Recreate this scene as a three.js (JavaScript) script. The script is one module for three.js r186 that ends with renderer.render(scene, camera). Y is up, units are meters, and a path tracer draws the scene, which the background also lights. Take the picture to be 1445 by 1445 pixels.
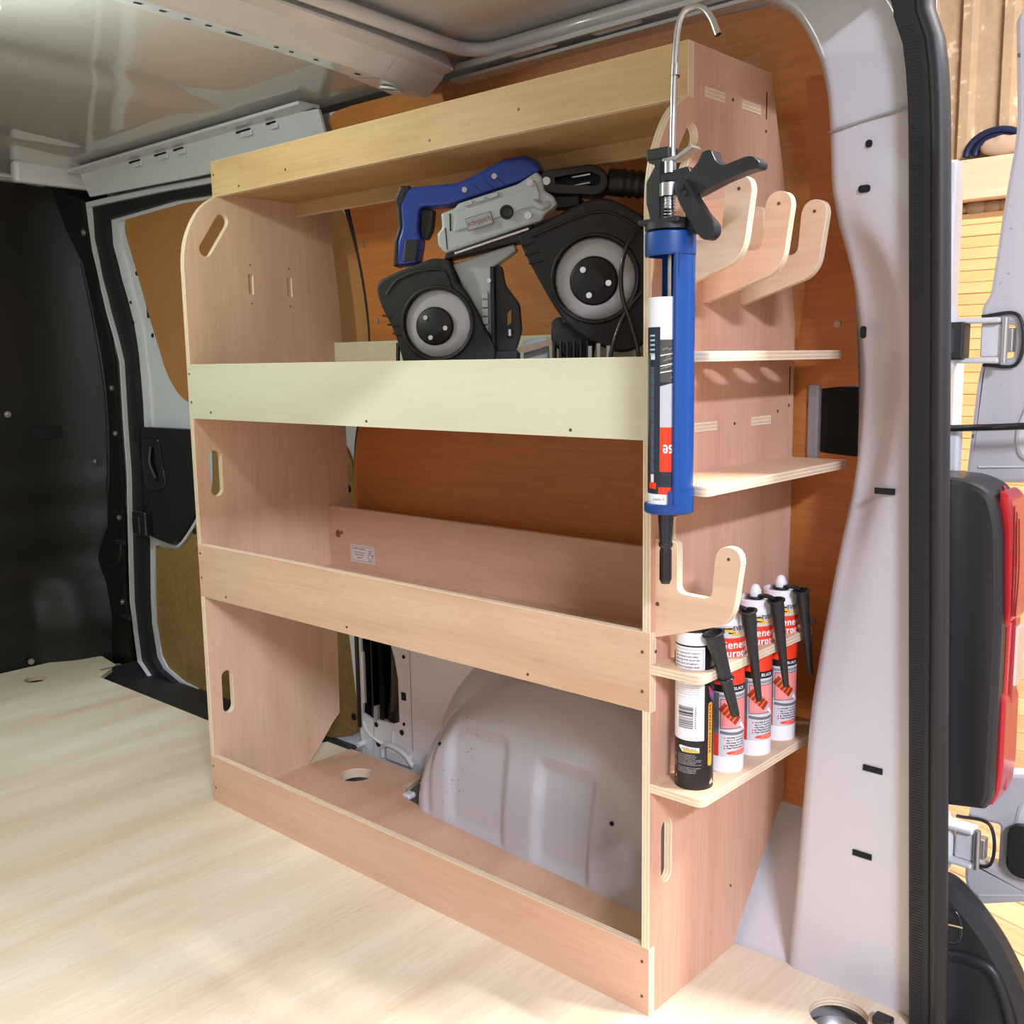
import * as THREE from 'three';
import { RoundedBoxGeometry } from 'three/addons/geometries/RoundedBoxGeometry.js';
import { mergeGeometries, mergeVertices } from 'three/addons/utils/BufferGeometryUtils.js';
import { TessellateModifier } from 'three/addons/modifiers/TessellateModifier.js';
import { RectAreaLightUniformsLib } from 'three/addons/lights/RectAreaLightUniformsLib.js';

RectAreaLightUniformsLib.init();
const renderer = new THREE.WebGLRenderer({ antialias: true });
renderer.toneMapping = THREE.LinearToneMapping;
renderer.toneMappingExposure = 1.0;
renderer.shadowMap.enabled = true;
const scene = new THREE.Scene();
scene.background = new THREE.Color(0x050505);

// ---------------------------------------------------------------- camera: standing at the open rear of the van
const camera = new THREE.PerspectiveCamera(53.2, 1, 0.05, 30);
camera.position.set(1.7668, 0.8693, 1.0429);
camera.rotation.order = 'YXZ';
camera.rotation.set(-0.1474, 0.7346, -0.016);

// ---------------------------------------------------------------- lamps (each with its own fitting)
const LED = { pos: [0.27, 1.328, 0.455], color: [0.92, 1.08, 1.0], candela: 0.52, down: 175 };
const LED2 = { pos: [-0.78, 1.362, 0.43], len: 0.42, wid: 0.06, color: [0.93, 1.10, 1.14], power: 58 };
const TUBE = { pos: [4.1, 2.75, 2.4], len: 1.1, wid: 0.3, color: [0.87, 0.93, 1.17], power: 312 };
const TUBE2 = { pos: [2.2, 2.6, -0.7], len: 1.15, wid: 0.08, color: [1.0, 0.94, 0.92], power: 620 };

// ---------------------------------------------------------------- helpers
const used = {};
function numbered(n) { used[n] = (used[n] ?? -1) + 1; return used[n] ? `${n}_${String(used[n]).padStart(3, '0')}` : n; }
function mulberry(a) { return () => { a |= 0; a = a + 0x6D2B79F5 | 0; let t = Math.imul(a ^ a >>> 15, 1 | a); t = t + Math.imul(t ^ t >>> 7, 61 | t) ^ t; return ((t ^ t >>> 14) >>> 0) / 4294967296; }; }
function thing(name, label, category, pos = [0, 0, 0], ry = 0, group) {
  const o = new THREE.Group(); o.name = numbered(name); scene.add(o);
  o.position.set(...pos); o.rotation.y = ry; o.userData = { label, category };
  if (group) o.userData.group = group; return o;
}
function obj(name, geo, mat, parent, label) {
  const g = Array.isArray(geo) ? merge(geo) : geo;
  const m = new THREE.Mesh(g, mat); m.castShadow = m.receiveShadow = true;
  if (!parent || parent === scene) { m.name = numbered(name); scene.add(m); } else { m.name = name; parent.add(m); }
  if (label) m.userData.label = label;
  return m;
}
function struct(name, geo, mat, label) { const m = obj(name, geo, mat, scene); m.userData = { kind: 'structure', label }; return m; }
function structGroup(name, label) { const o = new THREE.Group(); o.name = numbered(name); scene.add(o); o.userData = { kind: 'structure', label }; return o; }
function tag(o, label, category, group) { o.userData = { label, category }; if (group) o.userData.group = group; return o; }
function merge(list) { return mergeGeometries(list.map(g => { const h = g.index ? g.toNonIndexed() : g.clone(); h.clearGroups(); for (const k of Object.keys(h.attributes)) if (!['position', 'normal', 'uv'].includes(k)) h.deleteAttribute(k); return h; })); }
const V = (x, y, z) => new THREE.Vector3(x, y, z);
function box(w, h, d, x = 0, y = 0, z = 0, r = 0) {
  const g = r > 0 ? new RoundedBoxGeometry(w, h, d, 2, Math.min(r, w / 2.01, h / 2.01, d / 2.01)) : new THREE.BoxGeometry(w, h, d);
  g.translate(x, y, z); return g;
}
function cyl(r0, r1, h, x = 0, y = 0, z = 0, seg = 24, axis = 'y') {
  const g = new THREE.CylinderGeometry(r1, r0, h, seg);
  if (axis === 'z') g.rotateX(Math.PI / 2); if (axis === 'x') g.rotateZ(-Math.PI / 2);
  g.translate(x, y, z); return g;
}
function tube(pts, r, seg = 48, rs = 10, closed = false) { return new THREE.TubeGeometry(new THREE.CatmullRomCurve3(pts.map(p => V(...p)), closed, 'centripetal'), seg, r, rs, closed); }
function poly(pts) { const s = new THREE.Shape(); pts.forEach(([x, y], i) => i ? s.lineTo(x, y) : s.moveTo(x, y)); s.closePath(); return s; }
function roundPoly(pts, r) {                      // polygon with rounded corners; r may be a number or one per corner
  const s = new THREE.Shape(), n = pts.length;
  for (let i = 0; i < n; i++) {
    const p = pts[i], a = pts[(i + n - 1) % n], b = pts[(i + 1) % n], rr = Array.isArray(r) ? r[i] : r;
    const la = Math.hypot(a[0] - p[0], a[1] - p[1]), lb = Math.hypot(b[0] - p[0], b[1] - p[1]), q = Math.min(rr, la * .48, lb * .48);
    const s0 = [p[0] + (a[0] - p[0]) / la * q, p[1] + (a[1] - p[1]) / la * q], s1 = [p[0] + (b[0] - p[0]) / lb * q, p[1] + (b[1] - p[1]) / lb * q];
    if (i) s.lineTo(...s0); else s.moveTo(...s0);
    if (q > 1e-5) s.quadraticCurveTo(p[0], p[1], ...s1);
  }
  s.closePath(); return s;
}
function smooth(pts, n = 60) { return poly(new THREE.CatmullRomCurve3(pts.map(p => V(p[0], p[1], 0)), true, 'centripetal').getPoints(n).slice(0, -1).map(p => [p.x, p.y])); }
function capsule(cx, cy, len, r, ang) {           // a stadium-shaped hole
  const h = new THREE.Path(), c = Math.cos(ang), s = Math.sin(ang), k = len / 2 - r, P = [];
  for (let i = 0; i <= 12; i++) { const a = -Math.PI / 2 + Math.PI * i / 12; P.push([k + r * Math.cos(a), r * Math.sin(a)]); }
  for (let i = 0; i <= 12; i++) { const a = Math.PI / 2 + Math.PI * i / 12; P.push([-k + r * Math.cos(a), r * Math.sin(a)]); }
  P.forEach(([x, y], i) => { const q = [cx + x * c - y * s, cy + x * s + y * c]; i ? h.lineTo(...q) : h.moveTo(...q); });
  h.closePath(); return h;
}
function circ(cx, cy, r) { const h = new THREE.Path(); h.absarc(cx, cy, r, 0, Math.PI * 2, false); return h; }
function rectHole(x0, y0, x1, y1) { const h = new THREE.Path(); h.moveTo(x0, y0); h.lineTo(x1, y0); h.lineTo(x1, y1); h.lineTo(x0, y1); h.closePath(); return h; }
function ext(shape, depth, bevel = 0, holes, seg = 10) {
  if (holes) shape.holes.push(...holes);
  const g = new THREE.ExtrudeGeometry(shape, { depth: depth - 2 * bevel, bevelEnabled: bevel > 0, bevelThickness: bevel, bevelSize: bevel, bevelOffset: -bevel, bevelSegments: 2, curveSegments: seg });
  if (bevel) g.translate(0, 0, bevel); return g;
}
// uv in metres for a board: faces along the grain, edges across the laminations
function boardUV(g, t, grain = 'x', off = [0, 0]) {
  const p = g.attributes.position, n = g.attributes.normal, uv = g.attributes.uv;
  for (let i = 0; i < p.count; i++) {
    const x = p.getX(i), y = p.getY(i), z = p.getZ(i);
    if (Math.abs(n.getZ(i)) > .7) uv.setXY(i, (grain === 'x' ? x : y) + off[0], (grain === 'x' ? y : x) + off[1]);
    else uv.setXY(i, (x + y) * 1.0, z / t);
  }
  return g;
}
const wz = y => -.398 + .40 * Math.max(0, y - .86) ** 2;         // the body side leans inwards towards the roof
function bend(g, off = 0, maxEdge = .09) {                       // lay a flat outline on the body side
  let h = g.index ? g.toNonIndexed() : g; h.clearGroups();
  h = new TessellateModifier(maxEdge, 7).modify(h);
  const p = h.attributes.position;
  for (let i = 0; i < p.count; i++) p.setZ(i, p.getZ(i) + wz(p.getY(i)) + off);
  h.deleteAttribute('normal'); h.computeVertexNormals(); metreUV(h); return h;
}
function metreUV(g, a = 'x', b = 'y') { const p = g.attributes.position, k = { x: 0, y: 1, z: 2 }, uv = new Float32Array(p.count * 2); for (let i = 0; i < p.count; i++) { uv[2 * i] = p.array[3 * i + k[a]]; uv[2 * i + 1] = p.array[3 * i + k[b]]; } g.setAttribute('uv', new THREE.BufferAttribute(uv, 2)); return g; }

// ---------------------------------------------------------------- noise and textures
function noise2(seed) {
  const r = mulberry(seed), T = new Float32Array(65536); for (let i = 0; i < 65536; i++) T[i] = r();
  return (x, y) => { const xi = Math.floor(x), yi = Math.floor(y), fx = x - xi, fy = y - yi, u = fx * fx * (3 - 2 * fx), v = fy * fy * (3 - 2 * fy);
    const g = (a, b) => T[(a & 255) + ((b & 255) << 8)]; return (g(xi, yi) * (1 - u) + g(xi + 1, yi) * u) * (1 - v) + (g(xi, yi + 1) * (1 - u) + g(xi + 1, yi + 1) * u) * v; };
}
function dataTex(w, h, fn, srgb = true, mirror = true) {
  const d = new Uint8Array(w * h * 4), c = [0, 0, 0];
  for (let j = 0; j < h; j++) for (let i = 0; i < w; i++) { fn(i / w, j / h, c); const k = 4 * (j * w + i); for (let q = 0; q < 3; q++) d[k + q] = Math.max(0, Math.min(255, c[q])); d[k + 3] = 255; }
  const t = new THREE.DataTexture(d, w, h); t.wrapS = t.wrapT = mirror ? THREE.MirroredRepeatWrapping : THREE.RepeatWrapping;
  t.magFilter = THREE.LinearFilter; t.minFilter = THREE.LinearMipmapLinearFilter; t.generateMipmaps = true; if (srgb) t.colorSpace = THREE.SRGBColorSpace; t.needsUpdate = true; return t;
}
// one square metre of veneer: u along the grain
function veneer(seed, light, dark, { figure = .5, fine = .35, broad = .5, size = 640, knots = 0, warp = .55 } = {}) {
  const n = noise2(seed), n2 = noise2(seed + 7);
  return dataTex(size, size, (u, v, c) => {
    const w = n(u * 1.6, v * 5) * warp + n2(u * 4, v * 12) * warp * .3;
    const fig = .5 + .5 * Math.sin((v * 14 + w * 5.0) * 6.283 * .55);
    const fi = n2(u * 14, v * 330) * .6 + n(u * 40, v * 500) * .4;
    const br = n(u * 2.2 + 40, v * 9 + 20) * .6 + n2(u * 5, v * 26) * .4;
    let k = figure * Math.pow(fig, 3) * .6 + fine * (fi - .5) + broad * (br - .45);
    if (knots) { const q = n2(u * 7 + 3, v * 7 + 9); if (q > .93) k += (q - .93) * 9 * knots; }
    k = Math.max(-.3, Math.min(1.2, k)); for (let q = 0; q < 3; q++) c[q] = light[q] + (dark[q] - light[q]) * k;
  });
}
function plyEdge(seed, a, b) { const n = noise2(seed); return dataTex(512, 64, (u, v, c) => { const l = Math.floor(v * 5), k = (l % 2 ? .55 : .12) + .35 * (n(u * 60, l * 9 + v * 6) - .4) + (Math.abs(v * 5 - Math.round(v * 5)) < .09 && v > .05 && v < .95 ? .25 : 0); for (let q = 0; q < 3; q++) c[q] = a[q] + (b[q] - a[q]) * k; }); }
const std = o => new THREE.MeshStandardMaterial(o), phy = o => new THREE.MeshPhysicalMaterial(o);
const lin = (r, g, b) => new THREE.Color().setRGB(r, g, b);

const edgeTex = plyEdge(3, [240, 224, 196], [206, 174, 138]);
const edge = std({ map: edgeTex, roughness: .75 });
const PLY = {
  pink: [std({ map: veneer(11, [214, 168, 140], [176, 122, 96], { figure: .28 }), roughness: .62 }), edge],
  pink2: [std({ map: veneer(23, [216, 182, 153], [186, 142, 115], { figure: .22 }), roughness: .62 }), edge],
  tan: [std({ map: veneer(31, [210, 174, 140], [174, 130, 98], { figure: .35 }), roughness: .6 }), edge],
  tan2: [std({ map: veneer(37, [214, 172, 142], [182, 134, 104], { figure: .3 }), roughness: .6 }), edge],
  pale: [std({ map: veneer(41, [212, 207, 177], [192, 180, 142], { figure: .25, fine: .2 }), roughness: .58 }), edge],
  gold: [std({ map: veneer(53, [200, 163, 112], [164, 120, 72], { figure: .3 }), roughness: .58 }), edge],
  hook: [std({ map: veneer(61, [224, 190, 156], [190, 146, 112], { figure: .3 }), roughness: .62 }), edge],
};
const floorTex = veneer(71, [233, 217, 190], [192, 160, 122], { figure: .2, fine: .3, broad: .62, size: 1024, warp: .3 });
const floorPly = [std({ map: floorTex, roughness: .5 }), edge];
const linerMat = phy({ map: veneer(83, [194, 122, 60], [150, 82, 36], { figure: .12, fine: .5, broad: .25 }), roughness: .38, clearcoat: .25, clearcoatRoughness: .3 });
const ochreMat = std({ map: veneer(89, [178, 122, 64], [158, 100, 48], { figure: .05, fine: .25, broad: .25 }), roughness: .6 });
const nH = noise2(97);
const hardboard = std({ map: dataTex(512, 512, (u, v, c) => { const k = nH(u * 200, v * 200) * .5 + nH(u * 60, v * 60) * .3 + nH(u * 5, v * 5) * .3; const s = nH(u * 9 + v * 30, v * 260 - u * 60) > .93 ? 20 : 0; c[0] = 128 + 34 * k + s; c[1] = 98 + 30 * k + s; c[2] = 50 + 22 * k + s; }), roughness: .55 });
const paint = phy({ color: lin(.70, .70, .70), roughness: .32, clearcoat: .7, clearcoatRoughness: .06 });
const nS = noise2(101), nS2 = noise2(103);
const paintDirty = phy({ map: dataTex(1024, 1024, (u, v, c) => { const d = nS(u * 240, v * 240), big = nS2(u * 7, v * 5); const s = d > .955 && big > .56 ? .45 : 0, g = .06 * (nS2(u * 3, v * 3) - .5); c[0] = 198 * (1 + g - s); c[1] = 196 * (1 + g - s); c[2] = 198 * (1 + g - s); }), roughness: .3, clearcoat: .7, clearcoatRoughness: .08 });
const paintRoof = phy({ color: lin(.60, .58, .55), roughness: .28, clearcoat: .9, clearcoatRoughness: .03 });
const rubber = std({ color: lin(.009, .009, .010), roughness: .6 });
const rubberSoft = std({ color: lin(.014, .013, .014), roughness: .5 });
const blackTrim = phy({ color: lin(.004, .0036, .0028), roughness: .5, clearcoat: .15, clearcoatRoughness: .3 });
const blackPlastic = std({ color: lin(.016, .016, .017), roughness: .42 });
const blackShiny = phy({ color: lin(.012, .012, .013), roughness: .25, clearcoat: .5, clearcoatRoughness: .1 });
const darkHole = std({ color: lin(.006, .006, .006), roughness: .9 });
const steel = std({ color: lin(.62, .62, .62), roughness: .28, metalness: 1 });
const zinc = std({ color: lin(.5, .5, .48), roughness: .4, metalness: .9 });
const brass = std({ color: lin(.14, .10, .06), roughness: .5, metalness: .6 });

// ---------------------------------------------------------------- THE VAN BODY (setting)
// floor: plywood sheet with the step cut-out, the wheel arch cut-out and the round lashing holes
const FL = [[-1.24, 1.19], [1.33, 1.19], [1.33, -.215], [1.30, -.228], [1.14, -.232], [.94, -.222], [.875, -.205], [.62, -.232], [.36, -.236], [.29, -.25], [.25, -.30], [.235, -.35], [-.08, -.35], [-.12, -.25], [-.98, -.247], [-1.06, -.335], [-1.24, -.36]];
{
  const s = poly(FL.map(([x, z]) => [x, -z]));
  s.holes.push(circ(1.245, .168, .038), circ(.137, .258, .034), circ(-1.105, .12, .03));
  const g = ext(s, .012, 0, null, 20); boardUV(g, .012, 'y', [.3, .1]); g.rotateX(-Math.PI / 2); g.translate(0, -.012, 0);
  struct('floor', g, floorPly, 'pale plywood sheet covering the van load floor');
}
struct('trim', [box(2.7, .03, 1.62, .04, -.062, .41)], std({ color: lin(.4, .4, .4), roughness: .5 }), 'bare metal van floor under the plywood');
{ // side step below the sliding door
  const g = [box(.98, .012, .20, -.56, -.040, -.345), box(.98, .05, .01, -.56, -.035, -.445), box(.012, .04, .16, -1.045, -.02, -.36)];
  struct('trim', g, std({ color: lin(.022, .023, .024), roughness: .5 }), 'black plastic step in the sliding doorway');
}
// roof skin
const yr = z => 1.373 + .03 * (1 - ((z - .39) / .7) ** 2);
{
  const nx = 60, nz = 40, P = [], I = [], U = [];
  for (let j = 0; j <= nz; j++) for (let i = 0; i <= nx; i++) {
    const x = -1.3 + 2.58 * i / nx, z = -.30 + 1.52 * j / nz;
    let y = yr(z); const d = Math.abs(((x + .42) % .62 + .62) % .62 - .31); if (x < .3) y += .006 * Math.exp(-((d / .05) ** 2)) * Math.min(1, Math.max(0, (z + .22) / .06));
    P.push(x, y, z); U.push(x, z);
  }
  for (let j = 0; j < nz; j++) for (let i = 0; i < nx; i++) { const a = j * (nx + 1) + i, b = a + 1, c = a + nx + 1, d = c + 1; I.push(a, b, c, b, d, c); }
  const g = new THREE.BufferGeometry(); g.setAttribute('position', new THREE.Float32BufferAttribute(P, 3)); g.setAttribute('uv', new THREE.Float32BufferAttribute(U, 2)); g.setIndex(I); g.computeVertexNormals();
  const top = g.clone(); top.translate(0, .03, 0);
  struct('ceiling', [g, top], paintRoof, 'glossy painted van roof skin');
}
const barY = z => 1.327 + .05 * Math.min(z, .39) - .05 * Math.max(0, z - .39) - .25 * Math.max(0, -z) ** 2;
// roof cross member: curved box section running across the van
function loftZ(sections, zs, close = true) {
  const P = [], I = [], n = sections[0].length;
  zs.forEach((z, k) => sections[k].forEach(([x, y]) => P.push(x, y, z)));
  for (let k = 0; k < zs.length - 1; k++) for (let i = 0; i < (close ? n : n - 1); i++) { const a = k * n + i, b = k * n + (i + 1) % n, c = a + n, d = b + n; I.push(a, b, c, b, d, c); }
  const g = new THREE.BufferGeometry(); g.setAttribute('position', new THREE.Float32BufferAttribute(P, 3)); g.setIndex(I);
  const h = g.toNonIndexed(); h.computeVertexNormals(); return metreUV(h, 'x', 'z');
}
{
  const zs = [], se = [];
  for (let k = 0; k <= 24; k++) { const z = -.195 + 1.21 * k / 24, yb = barY(z), yt = yr(z) + .002; zs.push(z); se.push([[.394, yb + .015], [.463, yb], [.472, yb + .0025], [.498, yb + .020], [.506, yb + .024], [.536, yb + .027], [.536, yb + .031], [.505, yt], [.385, yt], [.362, yb + .036], [.362, yb + .032], [.388, yb + .030]]); }
  const t = structGroup('trim', 'painted pressed steel cross member under the roof');
  obj('beam', loftZ(se, zs), paint, t);
  const yb = z => barY(z) + .0052;
  [[.296, .006, .004], [.26, .005, .0035], [.223, .005, .0035], [.19, .005, .0035], [.149, .013, .007], [.076, .004, .003], [.049, .004, .003], [.003, .004, .003], [-.079, .006, .004]].forEach(([z, a, b]) => { const g = cyl(.001, .001, .001, 0, 0, 0, 20); g.scale(b * 1000, 1, a * 1000); g.rotateZ(-.21); g.translate(.435, yb(z), z); obj('hole', g, darkHole, t); });
  obj('hole', (() => { const g = cyl(.016, .016, .001, 0, 0, 0, 24); g.rotateZ(-.21); g.translate(.435, yb(-.15) - .002, -.15); return g; })(), darkHole, t);
  obj('collar', (() => { const g = new THREE.TorusGeometry(.0175, .0022, 8, 28); g.rotateX(Math.PI / 2); g.rotateZ(-.21); g.translate(.435, yb(-.15) - .0025, -.15); return g; })(), paint, t);
  const br = [[.390, .0145], [.464, -.0015], [.474, .001], [.502, .019], [.510, .026], [.390, .03]];
  const zz = [-.2, -.17, -.14, -.10], ss = zz.map(z => br.map(([x, y]) => [x, barY(z) + y]));
  obj('end_bracket', loftZ(ss, zz), paint, t);
}
{ // pressed frames and rails along the roof edge behind the cross member
  const t = structGroup('trim', 'layered painted steel rail along the roof edge');
  const zr = -.235, R = [];
  for (let i = 0; i <= 10; i++) { const a = Math.PI / 2 * i / 10; R.push([.60 - .05 * Math.sin(a), 1.366, zr + .05 - .05 * Math.cos(a)]); }
  obj('pressed_frame', tube([[1.22, 1.366, zr], [.8, 1.366, zr], ...R, [.55, 1.376, .1], [.55, 1.388, .5], [.55, 1.37, 1.0]], .011, 120, 10), paint, t);
  obj('flange', [box(.75, .004, .05, .88, 1.358, -.262), box(.76, .010, .004, .88, 1.3535, -.236)], paint, t);
  for (let k = 0; k < 4; k++) obj('tab', box(.085, .004, .022, .66 + k * .16, 1.352, -.247, .0015), paint, t);
  obj('lower_flange', box(.80, .005, .03, .86, 1.346, -.278), paint, t);
}
{ // cant rail over the sliding door
  const t = structGroup('trim', 'pale painted cant rail above the sliding door');
  obj('rail_face', bend(ext(poly([[-.90, 1.310], [-.4, 1.298], [.092, 1.29], [.096, 1.36], [-.05, 1.368], [-.5, 1.372], [-.90, 1.368]]), .006), .03), paint, t);
  obj('upper_lip', box(.98, .006, .05, -.40, 1.366, -.245), paint, t);
  for (const [x, w] of [[-.62, .05], [-.50, .05], [-.42, .04], [-.16, .05], [-.06, .03]]) { obj('slot', box(w, .004, .003, x, 1.358, -.2615 + .0008), darkHole, t); obj('tab', box(w * .8, .012, .004, x + .01, 1.351, -.262, .0015), paint, t); }
  obj('crease', box(.006, .06, .006, -.13, 1.33, -.281, .002), paint, t); obj('crease', box(.006, .06, .006, -.07, 1.33, -.281, .002), paint, t);
}
{ // front header bar running across the van above the bulkhead
  const t = structGroup('trim', 'short pale header bar above the black bulkhead');
  obj('header_bar', box(.034, .056, .27, -.955, 1.362, -.245, .012), paint, t);
  obj('lip', box(.04, .005, .25, -.96, 1.394, -.245), paint, t);
}
struct('trim', [box(.05, .02, 1.4, -1.21, 1.388, .42, .006), box(.02, .012, 1.4, -1.16, 1.384, .42, .004)], paint, 'pale lip where the roof meets the bulkhead');
// bulkhead
{
  const t = structGroup('wall_left', 'black pressed steel bulkhead at the front of the load space');
  const nz = 70, ny = 60, P = [], I = [];
  for (let j = 0; j <= ny; j++) for (let i = 0; i <= nz; i++) {
    const z = 1.2 - 1.66 * i / nz, y = -.03 + 1.46 * j / ny; let x = -1.25;
    const swage = (y0, w, h) => h * Math.exp(-(((y - y0) / w) ** 4)) * (z < .1 ? 1 : .6);
    x += swage(.38, .05, .012) + swage(.26, .03, .012) + swage(.52, .04, .010) + swage(.12, .05, .014);
    x += .05 * Math.max(0, (y - 1.22) / .2) ** 2;
    const c = Math.max(0, (-z - .24) / .2); x += .06 * c * c;
    if (y < .27 && z < -.2) x += .05 * Math.min(1, (-.2 - z) / .08) * Math.min(1, (.27 - y) / .06);
    P.push(x, y, z);
  }
  for (let j = 0; j < ny; j++) for (let i = 0; i < nz; i++) { const a = j * (nz + 1) + i, b = a + 1, c = a + nz + 1, d = c + 1; I.push(a, b, c, b, d, c); }
  const g = new THREE.BufferGeometry(); g.setAttribute('position', new THREE.Float32BufferAttribute(P, 3)); g.setIndex(I); g.computeVertexNormals(); metreUV(g, 'z', 'y');
  obj('panel', [g, box(.02, 1.5, 1.7, -1.30, .7, .38)], blackTrim, t);
  const sl = ext(roundPoly([[.225, .664], [.375, .664], [.375, .70], [.225, .70]], .018), .002); sl.rotateY(Math.PI / 2); sl.translate(-1.2435, 0, 0); obj('slot', sl, darkHole, t);
  for (const [y, z] of [[.74, -.16], [.589, -.39], [.016, -.165]]) { const o = z < -.3 ? .034 : 0; obj('washer', cyl(.009, .009, .006, -1.238 + o, y, z, 20, 'x'), zinc, t); obj('screw', cyl(.005, .004, .006, -1.233 + o, y, z, 6, 'x'), steel, t); }
}
{ // black trim of the front door post
  const t = structGroup('trim', 'black plastic trim on the post in front of the sliding door');
  const pts = [[-1.12, 1.36], [-.985, 1.312], [-1.02, 1.25], [-1.045, 1.19], [-1.062, 1.043], [-1.032, .881], [-1.036, .708], [-1.034, .559], [-1.062, .30], [-1.07, .204], [-1.062, .141], [-1.055, -.02], [-1.27, -.02], [-1.27, .2], [-1.21, .31], [-1.14, .40], [-1.125, .50], [-1.09, .78], [-1.112, 1.0], [-1.10, 1.16], [-1.13, 1.25]];
  obj('panel', bend(ext(poly(pts), .012), .006, .12), blackTrim, t);
  for (const [x, y] of [[-1.024, 1.234], [-1.039, .808], [-1.038, .679], [-1.053, .433], [-1.069, .179]]) { const z = wz(y) + .021; obj('screw', [cyl(.008, .008, .005, x - .008, y, z, 20, 'z'), cyl(.0045, .004, .008, x - .008, y, z + .001, 6, 'z')], zinc, t); }
  obj('ridge', tube([[-1.10, 1.16, wz(1.16) + .018], [-1.110, 1.0, wz(1) + .018], [-1.09, .8, -.380], [-1.10, .6, -.380], [-1.122, .5, -.380]], .006, 40, 8), blackTrim, t);
  obj('scoop', tube([[-1.06, .36, -.379], [-1.075, .31, -.379], [-1.105, .285, -.379], [-1.15, .28, -.379]], .007, 24, 8), blackTrim, t);
  for (const y of [.395, .17]) obj('clip', box(.05, .012, .01, -1.06, y - .035, -.378, .003), blackPlastic, t);
}
// sliding door opening: rubber seal, white edge, door shell, trims
const OUT = [[-.965, 1.302], [-1.014, 1.22], [-1.035, 1.12], [-1.03, 1.02], [-1.007, .881], [-1.012, .708], [-1.012, .559], [-1.036, .32], [-1.048, .18], [-1.04, .08], [-1.03, .0], [-.96, -.045], [-.7, -.055], [-.2, -.055], [.03, -.05], [.04, .1], [.04, .3], [.03, .5], [.012, .64], [.025, .735], [.06, .82], [.079, .915], [.079, 1.02], [.076, 1.1], [.06, 1.19], [.0, 1.28], [-.347, 1.291], [-.6, 1.298]].map(([x, y]) => [x < -.9 ? x - (y > 1 ? .022 : .010) : x, y]);
const INN = [[-.905, 1.262], [-.94, 1.20], [-.945, 1.11], [-.95, .99], [-.945, .9], [-.942, .767], [-.948, .6], [-.955, .375], [-.975, .20], [-.978, .118], [-.96, .02], [-.93, -.01], [-.86, -.034], [-.668, -.049], [-.2, -.049], [.0, -.04], [.02, .1], [.022, .3], [.012, .5], [-.003, .64], [.012, .735], [.048, .82], [.066, .915], [.066, 1.02], [.062, 1.1], [.045, 1.18], [-.01, 1.255], [-.367, 1.266], [-.6, 1.273]].map(([x, y]) => [x < -.9 ? x - (y > 1 ? .036 : .016) : x, y]);
{
  const s = poly(OUT); s.holes.push(new THREE.Path(INN.map(p => new THREE.Vector2(...p))));
  struct('trim', bend(ext(s, .020), -.026), rubber, 'black rubber seal around the sliding door opening');
  const O2 = OUT.map(([x, y]) => [x + (x < -.9 && y > .15 ? -.003 : 0), y + (y > 1.25 ? .006 : 0)]);
  const s2 = poly(O2); s2.holes.push(new THREE.Path(OUT.map(([x, y]) => [x + (x < -.9 ? .004 : -.0), y - (y > 1.25 ? .006 : 0)]).map(p => new THREE.Vector2(...p))));
  struct('trim', bend(ext(s2, .018), -.012), paint, 'thin white body edge around the sliding door seal');
}
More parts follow.
